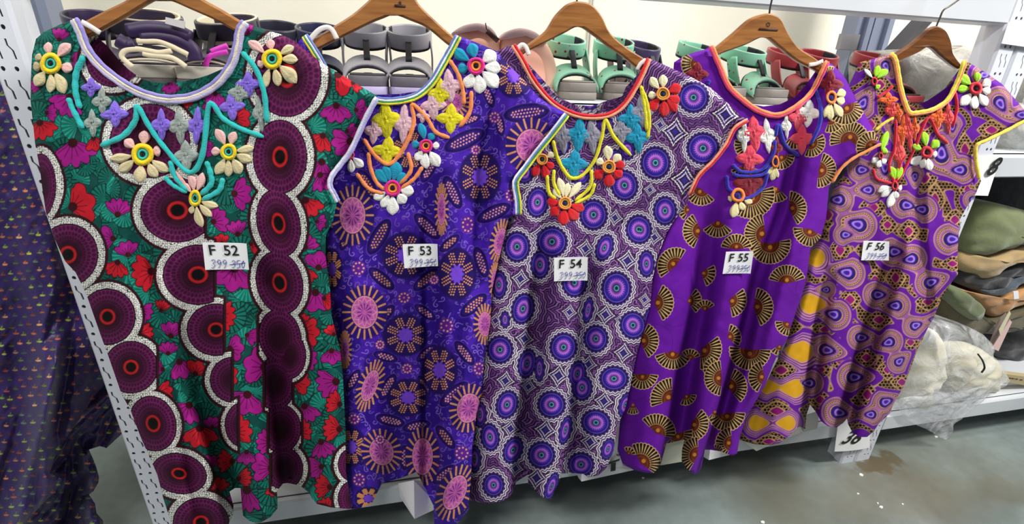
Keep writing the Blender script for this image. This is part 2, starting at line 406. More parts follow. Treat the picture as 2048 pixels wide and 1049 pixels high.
        q = c.local(x, y, rx, ry, an, 1.1); sl, u, v, e, th = q; mr = math.sqrt(rx*ry)
        c.put(sl, 0.5 - (e - 1) * mr, S('#c05aa8')); c.put(sl, np.clip(1 - np.abs(e - 0.98)/0.06, 0, 1), S('#f0a0a0'))
        zz = np.abs(((th / (2*math.pi) * 12) % 1) - 0.5) * 2
        c.put(sl, np.clip(1 - np.abs(e - 0.62 - 0.28*zz)/0.06, 0, 1) * 0.8, S('#f0b0b8'))
        c.put(sl, (e < 0.95) * sstep(np.cos(th * 12), 0.2, 0.8) * sstep(e, 0.12, 0.2) * sstep(e, 0.62, 0.5), S('#4a1878'))
    for it in "935 450 11 15;717 537 12 13;808 596 11 10;893 652 13 13;1022 391 10 12;958 738 10 12;924 907 13 13;718 960 11 12;708 839 11 9;814 738 9 9;989 235 10 10;952 300 9 8;830 180 8 8;760 880 8 8;868 560 8 8;760 690 8 8".split(';'):
        x, y, rx, ry = [float(v) for v in it.split()]
        halo(x, y, rx+3, ry+3, 0, '#5a2490')
        for k in range(9):
            a = k / 9 * 6.283; c.dot(x + rx*0.85*math.cos(a), y + ry*0.85*math.sin(a), 1.9, pnk)
        c.dot(x, y, 2, S('#f06a9a'))
    return c

# ---- medallions, stars and zigzag lines
def pattern_medallion():
    c = Canvas(930, 80, 1510, 1020, 1.8, S('#6a3f90'))
    M = """1387 195 31 31 0;1406 297 33 32 0;1311 326 30 33 0;1330 422 23 29 0;1277 459 25 29 0;1293 528 15 27 0;1252 573 17 27 0;1233 577 30 34 0;1266 651 26 28 -15;1075 405 22 31 8;1187 430 28 31 0;
1249 371 27 31 -8;1281 460 22 28 0;1034 494 26 31 0;1080 530 18 28 0;1104 484 31 31 0;1209 496 16 28 20;1149 566 25 29 0;998 570 15 29 0;1046 618 22 32 15;1091 614 18 26 0;1176 621 9 27 10;1000 700 26 28 0;
1054 728 17 30 12;1079 738 9 26 0;1127 695 27 29 12;1192 678 24 27 0;1155 748 16 26 10;1164 776 20 26 0;1228 758 29 25 0;1014 810 21 29 18;1055 824 11 28 8;1103 810 28 27 0;1251 810 12 26 18;1192 846 30 26 12;
1131 861 11 30 14;980 875 18 28 -8;1026 901 18 28 22;1083 911 27 27 10;1162 930 26 24 0;1216 899 12 22 18;949 919 12 28 0;987 971 21 24 0;1103 974 11 30 20;1141 884 9 22 8;1303 640 14 24 0;1049 345 18 22 0;
1060 250 22 20 0;1120 290 20 20 0;1255 300 14 20 0;1210 250 16 16 0;1230 320 16 20 0;1160 350 20 20 0;960 830 12 26 0;955 740 12 24 0;1130 170 20 16 0;1080 150 16 16 0;1450 170 20 20 0;1470 300 24 30 0;1350 500 20 26 0;1010 640 8 16 0;1180 210 14 8 0"""
    D = """1451 230 24;1350 264 25;1369 361 25;1309 475 15;1289 600 12;1079 470 17;1041 558 17;1171 498 17;1255 522 19;1230 436 15;1139 625 14;1211 630 18;1049 678 17;991 642 14;1011 762 17;1117 752 20;1177 729 16;
1247 707 18;1057 774 14;1021 858 16;1091 861 20;1208 803 18;1143 803 15;1180 885 18;1031 938 15;1073 957 20;1130 400 16;1320 250 14;1300 380 12;1360 430 14;958 690 10;948 860 10;1110 200 12;1140 920 12;1240 640 10;1020 440 10;1060 130 12;1420 350 14"""
    M = [[float(v) for v in l.split()] for l in M.replace('\n', '').split(';')]
    M = [[a, b, rx*.92, ry*.92, g_] for a, b, rx, ry, g_ in M if (a, b) not in ((1252, 573), (1055, 824), (1141, 884), (1091, 614))]
    D = [[float(v) for v in l.split()] for l in D.replace('\n', '').split(';')]
    full = (slice(None), slice(None))
    YY, XX = np.mgrid[0:c.H, 0:c.W].astype(np.float32); XX = XX / c.ss + c.x0; YY = YY / c.ss + c.y0
    dist = np.full(XX.shape, 99., np.float32); ang = np.zeros_like(dist); who = np.full(dist.shape, -1, np.int16); en = dist.copy()
    for i, (cx, cy, rx, ry, a) in enumerate(M):
        q = c.local(cx, cy, rx, ry, math.radians(a), 9)
        if q is None: continue
        sl, u, v, e, th = q; s_ = math.sqrt(rx*ry); d = (e - 1) * np.hypot(u*rx, v*ry) / (e + 1e-4)
        m = d < dist[sl]
        dist[sl] = np.where(m, d, dist[sl]); ang[sl] = np.where(m, th * round(s_*0.82), ang[sl]); who[sl] = np.where(m, i, who[sl]); en[sl] = np.where(m, e, en[sl])
    for cx, cy, r in D:
        r = r * 1.12
        q = c.local(cx, cy, r, r*1.08, 0.15, 2.6)
        if q is None: continue
        sl, u, v, e, th = q
        ast = ((np.abs(u)+1e-3)**0.78 + (np.abs(v)+1e-3)**0.78) ** 1.28
        d = (ast - 1) * r * 0.55 + 8.0; m = d < dist[sl]
        dist[sl] = np.where(m, d, dist[sl]); ang[sl] = np.where(m, np.cos(th*2)*9, ang[sl]); who[sl] = np.where(m, -2, who[sl])
    zz = np.arcsin(np.sin(ang)) * 1.05; d = dist + zz
    g = vnoise(XX, YY, 60, 9)
    ph = ((d - 11) / 2.5) % 4
    cols = [S('#2a1238'), S('#9a66ae'), S('#1a0a22'), S('#6e4288')]
    out = np.zeros_like(c.C)
    for k in range(4): out += (np.floor(ph) == k)[..., None] * cols[k].astype(np.float32)
    c.C[:] = out
    for lo, hi, col in ((-99, 11.4, '#190a24'), (8.9, 10.7, '#f2ecf4'), (7.1, 8.0, '#8a58a8'), (4.2, 6.0, '#f2ecf4'), (1.2, 2.6, '#5a3a9c')):
        m = np.clip((d - lo) * 1.6 + 0.5, 0, 1) * np.clip((hi - d) * 1.6 + 0.5, 0, 1) * (who >= 0); c.put(full, m, S(col))
    # stars between
    for cx, cy, r in D:
        r = r * 1.12
        q = c.local(cx, cy, r, r*1.08, 0.15, 1.7); sl, u, v, e, th = q; mine = who[sl] == -2
        ast = ((np.abs(u)+1e-3)**0.78 + (np.abs(v)+1e-3)**0.78) ** 1.28
        aw = ast + 0.04*np.sin(th*24)
        for t, col in ((1.16, '#160a20'), (1.0, '#f4eef6'), (0.88, '#1d0c2c'), (0.72, '#5a3496'), (0.6, '#f0e6f6'), (0.5, '#1b1040'), (0.3, '#3a2a86')):
            c.put(sl, np.clip(0.5 - (aw - t) * r * 1.2, 0, 1) * mine, S(col))
    for i, (cx, cy, rx, ry, a) in enumerate(M):
        q = c.local(cx, cy, rx, ry, math.radians(a), 1.1)
        if q is None: continue
        sl, u, v, e, th = q; own = who[sl] == i; k = math.sqrt(rx*ry) * 1.5
        jag = np.abs(((th / (2*math.pi) * 24) % 1) - 0.5) * 2
        for t, col in ((1.0, '#1c1048'), (0.9 + 0.03*jag, '#6a4cc8'), (0.84 + 0.03*jag, '#2a1c86'), (0.66 + 0.05*jag, '#4a2cb0'), (0.46 + 0.16*jag, '#c070d0'), (0.36 + 0.08*jag, '#7a3cb4'), (0.27, '#2a1440'), (0.2, '#5aa8bc'), (0.13, '#12404c'), (0.06, '#0a0a18')):
            c.put(sl, np.clip(0.5 - (e - t) * k, 0, 1) * own, S(col))
    return c

# ---- gold fans on violet
def pattern_fans():
    c = Canvas(1225, 75, 1805, 965, 1.8, S('#620f98'))
    full = (slice(None), slice(None)); rr = random.Random(3)
    YY, XX = np.mgrid[0:c.H, 0:c.W].astype(np.float32); XX = XX / c.ss + c.x0; YY = YY / c.ss + c.y0
    c.put(full, vnoise(XX, YY, 30, 8) * 0.35, S('#761cae'))
    for _ in range(12):
        x, y, r = rr.uniform(1240, 1700), rr.uniform(260, 930), rr.uniform(24, 38)
        q = c.win(x, y, r + 2); 
        if q: d = np.abs(np.hypot(q[1]-x, q[2]-y) - r); c.put(q[0], np.clip(1 - d/0.9, 0, 1)*0.7, S('#3c0a62'))
    FN = """1398 128 36 170 100;1699 282 40 -80 230;1637 340 36 10 170;1746 296 34 -130 150;1621 285 30 40 150;1551 372 34 90 90;1403 378 34 120 160;1403 462 38 178 130;1436 440 36 92 110;1500 388 50 62 160;1578 418 36 -12 150;
1622 458 36 110 150;1540 487 42 88 200;1532 470 44 195 130;1473 500 32 -90 160;1352 533 38 222 160;1402 545 30 20 100;1574 568 38 -92 150;1458 600 36 20 120;1374 602 30 0 110;1308 606 40 0 130;
1507 615 40 -5 150;1410 622 22 -90 120;1578 645 28 130 110;1280 682 38 0 130;1455 676 28 -20 120;1346 702 38 95 140;1402 698 42 28 130;1500 700 42 95 190;1430 738 24 200 120;1559 690 22 90 110;1285 748 32 90 170;
1444 757 36 180 170;1455 775 40 -10 120;1530 755 34 185 140;1344 800 44 215 110;1380 720 22 -80 120;1266 806 24 90 60;1431 820 24 100 60;1312 868 40 -60 150;1382 848 36 20 150;1352 868 34 60 150;1453 826 38 80 160;
1464 888 34 190 150;1281 928 42 -40 150;1256 910 16 -60 120;1396 912 38 195 150;1371 790 22 60 120;1660 236 30 40 140;1560 310 30 60 120;1490 330 30 90 140;1380 420 24 180 120;1690 330 28 80 120;1432 905 16 -60 90;
1612 230 30 200 120;1590 265 34 70 130;1500 290 32 130 140;1545 150 20 90 100;1690 210 40 60 150;1660 150 18 -100 80"""
    gold, gd, dk, br = S('#dcb878'), S('#b8843c'), S('#22090e'), S('#5e2414')
    for it in FN.replace('\n', '').split(';'):
        x, y, r, a, sp = [float(v) for v in it.split()]; a, sp = math.radians(a), math.radians(sp); n = max(4, int(sp * r / 7.6))
        q = c.win(x, y, r + 3)
        if q is None: continue
        sl, X, Y = q; d = np.hypot(X-x, Y-y); th = (np.arctan2(Y-y, X-x) - a + math.pi) % (2*math.pi) - math.pi
        t = th / sp + 0.5; ins = sstep(np.abs(th) * np.maximum(d, 1), sp/2*np.maximum(d, 1) + 0.6, sp/2*np.maximum(d, 1) - 0.6)
        rim = r * (0.97 + 0.04 * np.abs(np.sin(t * n * math.pi)))
        r0 = r * 0.46
        m = np.clip(0.5 - (d - rim) * c.ss, 0, 1) * ins * (d > r0)
        c.put(sl, m, gold)
        rib = np.abs(((t * n) % 1) - 0.5) * 2                      # 1 at rib edges
        w_ = 0.86 - 0.2*np.abs(np.sin((d - r0) / (r - r0) * 3.1))
        c.put(sl, m * sstep(rib, w_ + 0.12, w_ - 0.12) * (d < rim - 1.4) * (d > r0 + 1), dk)
        c.put(sl, np.clip(0.5 - (d - r0 - 0.5) * c.ss, 0, 1) * ins, br)
        c.put(sl, np.clip(1 - np.abs(d - r0)/1.0, 0, 1) * ins, S('#8a4a22'))
        c.put(sl, np.clip(1 - np.abs(d - r0*0.72)/0.9, 0, 1) * ins, S('#8a4a22'))
        u = r0 * 0.42; c.dot(x + u*math.cos(a), y + u*math.sin(a), r*0.1, S('#c07828'))
    return c

# ---- wavy ribbons with teardrops and honeycomb
def pattern_drops():
    c = Canvas(1470, 95, 2085, 905, 1.8, S('#64189a'))
    full = (slice(None), slice(None))
    YY, XX = np.mgrid[0:c.H, 0:c.W].astype(np.float32); XX = XX / c.ss + c.x0; YY = YY / c.ss + c.y0
    # x y size angle(deg, towards the tip) kind
    DR = """1809 410 34 10 v;1848 420 32 190 v;1721 451 40 195 v;1899 479 38 0 v;1699 547 38 190 v;1826 518 34 170 v;1785 504 34 0 v;1858 567 34 -20 v;1672 631 36 195 v;1752 590 32 0 v;1795 612 32 180 v;1649 700 36 10 v;1828 653 28 -20 v;
1719 676 30 0 v;1781 684 30 160 v;1632 516 34 180 y;1621 608 38 0 y;1603 704 40 182 y;1589 778 34 180 y;1535 774 28 0 y;1513 847 30 0 y;1576 847 28 180 y;1704 755 36 0 v;1673 825 36 10 v;1622 767 30 180 v;
1768 806 30 -20 v;1796 726 26 -40 v;1998 203 36 60 v;1793 255 30 90 v;1883 313 42 -90 v;1723 211 34 -60 v;1770 129 26 60 v;1924 340 34 180 v;1944 400 22 0 v;1680 400 34 180 v;1770 330 34 90 v;1720 340 30 0 v;1840 150 20 0 v;
2048 230 30 180 v;1965 150 26 0 v;1688 470 26 0 v;1905 250 24 90 v;1740 380 30 180 v;1560 690 20 0 v;1745 830 26 180 v;1830 350 22 90 v;1655 580 20 180 v;1870 640 20 180 v;1560 900 20 0 v;1975 300 20 0 v"""
    DR = [l.split() for l in DR.replace('\n', '').split(';')]
    DM = """1856 604 26 18;1905 528 24 16;1817 463 22 24;1791 556 20 26;1848 356 28 28;1758 640 26 20;1983 260 30 20;1562 741 32 22;1554 823 34 20;1538 884 30 14;1733 716 24 20;1804 765 22 18;1821 685 20 18;1745 415 28 26;
1680 500 22 30;1735 500 26 24;1660 560 20 26;1700 600 24 24;1650 660 26 18;1680 720 24 24;1640 740 24 20;1735 790 22 26;1640 800 24 20;1870 400 20 34;1750 560 20 20;1820 220 30 20;1850 250 30 24;1740 250 26 30;1760 170 24 24;1930 300 20 34;
1890 160 16 16;1710 300 20 26;1910 440 22 22;1600 560 16 22;1830 580 16 16;1775 450 20 20;1655 430 24 30;1980 190 20 16;1718 130 18 14;1690 370 20 16;1935 380 16 24;1700 650 20 16;1775 740 20 20;1700 840 24 16"""
    DM = [[float(v) for v in l.split()] for l in DM.replace('\n', '').split(';')]
    honey, hl = S('#0f0a0c'), S('#c09468')
    hx = 7.2
    def hexcell(X, Y):
        r_ = np.floor(Y / (hx*0.86)); xx = (X / hx + 0.5*(r_ % 2)) % 1 - 0.5; yy = (Y / (hx*0.86)) % 1 - 0.5
        return np.hypot(xx, yy * 0.92)
    H = hexcell(XX, YY)
    c.put(full, 1.0 + 0*XX, S('#a87c50')); c.put(full, sstep(H, 0.47, 0.4), honey)
    for x, y, a, b in DM:
        q = c.win(x, y, a*1.25, b*1.25)
        if q is None: continue
        sl, X, Y = q; u, v = np.abs(X-x)/a, np.abs(Y-y)/b
        e = (u**1.15 + v**1.15); k = min(a, b) * 0.9
        c.put(sl, 0.5 - (e - 1.12)*k, hl); m = np.clip(0.5 - (e - 1.0)*k, 0, 1)
        c.put(sl, m, S('#c89a6a')); c.put(sl, m * sstep(H[sl], 0.47, 0.4), honey)
        c.put(sl, 0.5 - (e - 0.5)*k, S('#d8a070')); c.put(sl, 0.5 - (e - 0.4)*k, S('#8c1670'))
    E = np.full(XX.shape, 0., np.float32); emin = np.full(XX.shape, 9., np.float32); who = np.full(XX.shape, -1, np.int16); TH = np.zeros_like(emin); SZ = np.full(XX.shape, 30., np.float32)
    for i, (x, y, s_, a, k) in enumerate(DR):
        x, y, s_, a = float(x), float(y), float(s_) * 0.96, math.radians(float(a))
        q = c.win(x, y, s_*3.4)
        if q is None: continue
        sl, X, Y = q; ca, sa = math.cos(a), math.sin(a)
        u = ((X-x)*ca + (Y-y)*sa) / s_; v = (-(X-x)*sa + (Y-y)*ca) / s_
        uu = np.clip(u, 0, 1.4); e = np.sqrt(np.where(u < 0, u*u, (u*0.66)**2) + (v * (1 + 0.7*uu))**2)
        E[sl] += np.exp(-7 * e); m = e < emin[sl]
        emin[sl] = np.where(m, e, emin[sl]); who[sl] = np.where(m, i, who[sl]); TH[sl] = np.where(m, np.arctan2(v, u), TH[sl]); SZ[sl] = np.where(m, s_, SZ[sl])
    G = -np.log(E + 1e-12) / 7; kk = SZ * 0.9
    yel = np.isin(who, [i for i, d in enumerate(DR) if d[4] == 'y'])
    c.put(full, sstep(G, 1.62, 1.66), S('#c49a70')); c.put(full, sstep(G, 1.66, 1.70), S('#64189a'))
    c.put(full, 0.5 - (G - 1.235)*kk, S('#c49a70')); c.put(full, 0.5 - (G - 1.20)*kk, S('#64189a'))
    for x, y, a, b in DM:
        q = c.win(x, y, a*1.2, b*1.2)
        if q is None: continue
        sl, X, Y = q; e = (np.abs(X-x)/a)**1.25 + (np.abs(Y-y)/b)**1.25; k = min(a, b) * 0.9; ok = sstep(G[sl], 0.98, 1.04)
        c.put(sl, np.clip(0.5 - (e - 1.0)*k, 0, 1)*ok, hl); m = np.clip(0.5 - (e - 0.9)*k, 0, 1)*ok
        c.put(sl, m * sstep(H[sl], 0.47, 0.4), honey)
        c.put(sl, np.clip(0.5 - (e - 0.42)*k, 0, 1)*ok, S('#d8a070')); c.put(sl, np.clip(0.5 - (e - 0.32)*k, 0, 1)*ok, S('#8c1670'))
    dash = np.sin(TH * 34) > -0.35
    for t, col, ds in [(q_*0.84, c_, d_) for q_, c_, d_ in [(1.04, '#cfa070', 0), (1.0, '#9c5a9c', 0), (0.87, '#5c2f3c', 0), (0.83, '#c09870', 0), (0.78, '#1c0c10', 1), (0.71, '#c08c78', 0), (0.67, '#a868a0', 0), (0.55, '#5a2a3c', 1), (0.48, '#cfa070', 0)]]:
        c.put(full, np.clip(0.5 - (G - t)*kk, 0, 1) * (dash if ds else 1) * ~yel, S(col))
    for t, col in [(1.0, '#b878b8'), (0.94, '#5a1a7c'), (0.88, '#c080b8'), (0.8, '#5a1a7c'), (0.74, '#c98cac'), (0.66, '#7a2a8c'), (0.6, '#d09a90'), (0.53, '#dca41e')]:
        c.put(full, np.clip(0.5 - (G - t)*kk, 0, 1) * yel, S(col))
    for x, y, s_, a, k in DR:
        if k == 'y': continue
        x, y, s_, a = float(x), float(y), float(s_), math.radians(float(a)); q = c.win(x, y, s_)
        if q is None: continue
        sl, X, Y = q; ca, sa = math.cos(a), math.sin(a)
        u = ((X-x)*ca + (Y-y)*sa) / s_; v = (-(X-x)*sa + (Y-y)*ca) / s_; uu = np.maximum(u, 0)
        for t, col, o in ((0.37, '#2c1470', 0.04), (0.22, '#a478e0', 0.1), (0.13, '#3c1c9c', 0.12)):
            c.put(sl, 0.5 - (np.sqrt(np.where(u-o < 0, (u-o)**2, ((u-o)*0.62)**2) + (v*(1+0.85*uu))**2) - t)*s_*0.9, S(col))
    return c
# ---------------------------------------------------------------- cloth sheets
class Sheet:
    """a hanging cloth: a vertical plane (slightly turned) plus folds"""
    def __init__(s, Y0, xc, tilt, folds=(), wr=0.0015, seed=1, top=0.0):
        s.Y0, s.xc, s.tilt, s.folds, s.wr, s.seed = Y0, xc, tilt, folds, wr, seed
    def plane(s, px, py, off=0.0):
        r = rays(px, py); Y0 = s.Y0 + off
        t = (Y0 + s.tilt * (CAM[0] - s.xc) - CAM[1]) / (r[..., 1] - s.tilt * r[..., 0])
        return CAM + r * t[..., None]
    def fold(s, px, py):
        px, py = np.asarray(px, float), np.asarray(py, float); d = np.zeros(px.shape)
        for (xt, yt, xb, yb, w0, w1, a0, a1) in s.folds:
            t = (py - yt) / (yb - yt); x = xt + (xb - xt) * t + 4*np.sin(t*5 + xt); tc = np.clip(t, 0, 1.15)
            w_ = w0 + (w1 - w0) * tc; a = a0 + (a1 - a0) * tc
            fade = np.clip((t + 0.18) / 0.25, 0, 1); fade = fade*fade*(3-2*fade)
            u = (px - x) / w_ * 0.86 + 0.10*np.sin(py*0.021 + xt)
            d += -2.1 * a * fade * np.exp(-np.abs(u)**3.4)
        if s.wr:
            n = vnoise(px + 0.35*py, py, 34, s.seed) + 0.6*vnoise(px - 0.2*py, py + 900, 19, s.seed+1) - 0.8
            n2 = vnoise(px + 0.8*py, py*0.35, 12, s.seed+2) - 0.5
            d += s.wr * (n*1.6 + n2*0.8)
        return d
    def lift(s, P, d):
        """move cloth points by d along the depth axis, towards the back when positive"""
        dirn = (P - CAM) / (P[..., 1:2] - CAM[1])
        return P + dirn * np.asarray(d)[..., None]
    def at(s, px, py, h=0.0, off=0.0):
        """a point on the cloth's surface, h metres in front of it"""
        P = s.plane(px, py, off); return s.lift(P, s.fold(px, py) - h)

def poly_rows(P, zs):
    """crossings of a closed outline (x, z) with horizontal rows"""
    a, b = P, np.roll(P, -1, 0); out = []
    for z in zs:
        m = (a[:, 1] > z) != (b[:, 1] > z); A, B = a[m], b[m]
        out.append(np.sort(A[:, 0] + (z - A[:, 1]) * (B[:, 0] - A[:, 0]) / (B[:, 1] - A[:, 1])))
    return out
def cloth_mesh(name, sheet, outline, canvas, mat_, parent, step=0.0013, off=0.0, curl=0.018, curlw=0.022, holes=(), const=None, amp=1.0):
    """cloth within the outline (traced on the photograph, brought onto the cloth's own plane)"""
    O = catmull_open(outline); ox, oy = O[:, 0], O[:, 1]
    P = sheet.plane(ox, oy, off); XZ = P[:, [0, 2]]
    H = [sheet.plane(h[:, 0], h[:, 1], off)[:, [0, 2]] for h in holes]
    x0, x1, z0, z1 = XZ[:, 0].min(), XZ[:, 0].max(), XZ[:, 1].min(), XZ[:, 1].max()
    xs = np.arange(x0 - step, x1 + 2*step, step); zs = np.arange(z0 - step, z1 + 2*step, step)
    nx, nz = len(xs), len(zs)
    zc = (zs[:-1] + zs[1:]) / 2; xcn = (xs[:-1] + xs[1:]) / 2
    cell = np.zeros((nz - 1, nx - 1), bool); edge = np.full((nz, nx), 9.0)
    for j, cr in enumerate(poly_rows(XZ, zc)):
        for k in range(0, len(cr) - 1, 2):
            cell[j] |= (xcn >= cr[k]) & (xcn < cr[k+1])
    for h in H:
        for j, cr in enumerate(poly_rows(h, zc)):
            for k in range(0, len(cr) - 1, 2): cell[j] &= ~((xcn >= cr[k]) & (xcn < cr[k+1]))
    for j, cr in enumerate(poly_rows(XZ, zs)):
        if len(cr) >= 2: edge[j] = np.minimum(np.abs(xs - cr[0]), np.abs(xs - cr[-1]))
    use = np.zeros((nz, nx), bool); cnt = np.zeros((nz, nx), int)
    for a in (0, 1):
        for b in (0, 1):
            use[a:nz-1+a, b:nx-1+b] |= cell; cnt[a:nz-1+a, b:nx-1+b] += cell
    idx = np.cumsum(use.ravel()).reshape(use.shape) - 1
    X, Z = np.meshgrid(xs, zs); X, Z, cn = X[use], Z[use], cnt[use]; eg = edge[use]
    # pull the rim onto the outline
    rim = np.where(cn < 4)[0]; B = np.stack([X[rim], Z[rim]], 1); best = np.full(len(rim), 9.); BP = B.copy()
    for Q in [XZ] + H:
        for a, b in zip(Q, np.roll(Q, -1, 0)):
            e = b - a; L = e @ e
            if L < 1e-12: continue
            lo = np.minimum(a, b) - 2*step; hi = np.maximum(a, b) + 2*step
            m = np.where((B[:, 0] > lo[0]) & (B[:, 0] < hi[0]) & (B[:, 1] > lo[1]) & (B[:, 1] < hi[1]))[0]
            if not len(m): continue
            t = np.clip(((B[m] - a) @ e) / L, 0, 1)[:, None]; q = a + t * e; d = np.linalg.norm(B[m] - q, axis=1)
            k = d < best[m]; best[m[k]] = d[k]; BP[m[k]] = q[k]
    ok = best < 1.2*step; X[rim[ok]] = BP[ok, 0]; Z[rim[ok]] = BP[ok, 1]
    Y = sheet.Y0 + off + sheet.tilt * (X - sheet.xc)
    P0 = np.stack([X, Y, Z], 1); px, py = proj(P0)
    d = sheet.fold(px, py) * amp + curl * np.clip(1 - eg / curlw, 0, 1)**2
    V = sheet.lift(P0, d) - root_loc(parent)
    jj, ii = np.nonzero(cell)
    F = np.stack([idx[jj, ii], idx[jj, ii+1], idx[jj+1, ii+1], idx[jj+1, ii]], 1)
    me = bpy.data.meshes.new(name); n = len(V); m = len(F)
    me.vertices.add(n); me.vertices.foreach_set('co', V.astype(np.float32).ravel())
    me.loops.add(4*m); me.loops.foreach_set('vertex_index', F.astype(np.int32).ravel())
    me.polygons.add(m); me.polygons.foreach_set('loop_start', np.arange(0, 4*m, 4, dtype=np.int32))
    me.polygons.foreach_set('loop_total', np.full(m, 4, np.int32))
    me.polygons.foreach_set('use_smooth', np.ones(m, bool)); me.update(calc_edges=True)
    if canvas is not None:
        C = canvas.sample(px, py) * 0.88; at = me.color_attributes.new('print', 'FLOAT_COLOR', 'POINT')
        at.data.foreach_set('color', np.concatenate([C, np.ones((n, 1))], 1).astype(np.float32).ravel())
    me.materials.append(mat_)
    return link(bpy.data.objects.new(name, me), parent)
def catmull_open(o):
    return np.asarray(o, float)

def cloth_mat(name, rough=0.72, sheen=0.0, bump=0.25, spec=0.16):
    m = bpy.data.materials.new(name); m.use_nodes = True; nt = m.node_tree; b = nt.nodes['Principled BSDF']
    a = nt.nodes.new('ShaderNodeAttribute'); a.attribute_name = 'print'
    nt.links.new(a.outputs['Color'], b.inputs['Base Color'])
    b.inputs['Roughness'].default_value = rough; b.inputs['Sheen Weight'].default_value = sheen
    b.inputs['Specular IOR Level'].default_value = spec
    tc = nt.nodes.new('ShaderNodeTexCoord'); n = nt.nodes.new('ShaderNodeTexNoise'); n.inputs['Scale'].default_value = 60
    n.inputs['Detail'].default_value = 4
    bp = nt.nodes.new('ShaderNodeBump'); bp.inputs['Strength'].default_value = bump; bp.inputs['Distance'].default_value = 0.003
    nt.links.new(tc.outputs['Object'], n.inputs['Vector']); nt.links.new(n.outputs[0], bp.inputs['Height']); nt.links.new(bp.outputs[0], b.inputs['Normal'])
    return m
_ym = {}
def yarn(col):
    """crocheted yarn"""
    if col not in _ym:
        m = mat('yarn_' + col.strip('#'), col, 0.85, bump=(420, 0.7, 0.0015), sheen=0.3, spec=0.2); _ym[col] = m
    return _ym[col]

# ---------------------------------------------------------------- crocheted applique pieces lying on a cloth
def petal(sheet, base, tip, w_, col, parent, h=0.0036, name='petal'):
    (bx, by), (tx, ty) = base, tip; L = math.hypot(tx-bx, ty-by); ux, uy = (tx-bx)/L, (ty-by)/L; nx, ny = -uy, ux
    S_, T_ = 15, 11; px, py, hh = [], [], []
    bend = random.uniform(-0.07, 0.07)
    for i in range(S_):
        s = i / (S_-1); hw = w_/2 * 1.28 * (math.sin(math.pi * min(1, s**1.35))**0.75 if 0 < s < 1 else 0)
        for j in range(T_):
            t = -1 + 2*j/(T_-1); o = bend * L * math.sin(math.pi*s)
            px.append(bx + ux*L*s + nx*(hw*t + o)); py.append(by + uy*L*s + ny*(hw*t + o))
            e = max(0, 1 - abs(t)**3) * max(0, math.sin(math.pi*min(1, s**1.1)))**0.35
            # two rows of yarn round the edge and a sunken middle
            g = 0.80 + 0.2*math.cos(t*2*math.pi*1.0) - 0.12*math.cos(t*4*math.pi)
            hh.append(0.0012 + h * e * (1.25 - g*0.45) if e > 0 else -0.0008)
    V = sheet.at(np.array(px), np.array(py), np.array(hh))
    F = [(i*T_+j, i*T_+j+1, (i+1)*T_+j+1, (i+1)*T_+j) for i in range(S_-1) for j in range(T_-1)]
    return mesh_obj(name, V, F, yarn(col), parent)
def disc_ring(sheet, c, r0, r1, col, parent, name, h=0.006, sx=1.0, sy=1.0):
    """a round cord ring (r0 > 0) or a domed disc (r0 = 0)"""
    N, K = 30, 7; px, py, hh = [], [], []
    for k in range(K):
        t = k/(K-1); r = r0 + (r1-r0)*t
        z = math.sin(math.pi*t)**0.38 if r0 > 0 else math.cos(t*math.pi/2)**0.6
        for a in range(N):
            th = a/N*2*math.pi; wob = 1 + 0.025*math.sin(3*th + c[0])
            px.append(c[0] + r*wob*sx*math.cos(th)); py.append(c[1] + r*wob*sy*math.sin(th))
            hh.append(0.001 + h*z*(1 + 0.06*math.sin(th*14)))
    V = sheet.at(np.array(px), np.array(py), np.array(hh))
    F = [(k*N+a, k*N+(a+1) % N, (k+1)*N+(a+1) % N, (k+1)*N+a) for k in range(K-1) for a in range(N)]
    if r0 <= 0: F = F
    return mesh_obj(name, V, F, yarn(col), parent)
def flower(sheet, c, rings, petals, parent, sx=1.0, sy=1.0):
    """rings: [(outer radius, colour)] from outside to the eye; the outer ring is the flower's own mesh, the rest are its parts"""
    R = rings[0][0]; outer = None
    for k, (r, col) in enumerate(rings):
        r_in = rings[k+1][0]*0.9 if k+1 < len(rings) else 0
        o = disc_ring(sheet, c, r_in, r, col, parent if outer is None else outer, 'embroidered_flower' if outer is None else 'flower_eye',
                      (0.0062 if k == 0 else 0.0048) if k+1 < len(rings) else 0.0042, sx, sy)
        if outer is None: outer = o
    for tx, ty, w_, col in petals:
        a = math.atan2(ty-c[1], tx-c[0]); b = (c[0] + 0.8*R*sx*math.cos(a), c[1] + 0.8*R*sy*math.sin(a))
        petal(sheet, b, (tx, ty), w_, col, outer)
    return outer
def star(sheet, cx, cy, sx, sy, col, parent, rot=0.0, pts=4, h=0.0036):
    """four-armed crocheted leaf shape"""
    N, K = 48, 8; px, py, hh = [], [], []; rot += random.uniform(-0.12, 0.12); sk = [random.uniform(0.82, 1.12) for _ in range(pts)]
    for k in range(K):
        q = k/(K-1)
        for a in range(N):
            th = a/N*2*math.pi; ph = ((th*pts/(2*math.pi)) % 1)
            m = abs(ph-0.5)*2; arm = int(th*pts/(2*math.pi) + 0.5) % pts
            r = (0.6 + 0.56*m**1.2*sk[arm]) * q
            u, v = r*math.sin(th)*1.0, r*math.cos(th)
            X, Y = u*sx, -v*sy
            px.append(cx + X*math.cos(rot) - Y*math.sin(rot)); py.append(cy + X*math.sin(rot) + Y*math.cos(rot))
            rip = 0.7 + 0.3*math.cos(q*r*30 + th*2)
            hh.append(0.001 + h*(1 - q**5)*rip if q < 1 else -0.0005)
    V = sheet.at(np.array(px), np.array(py), np.array(hh))
    F = [(k*N+a, k*N+(a+1) % N, (k+1)*N+(a+1) % N, (k+1)*N+a) for k in range(K-1) for a in range(N)]
    return mesh_obj('embroidered_leaf', V, F, yarn(col), parent)
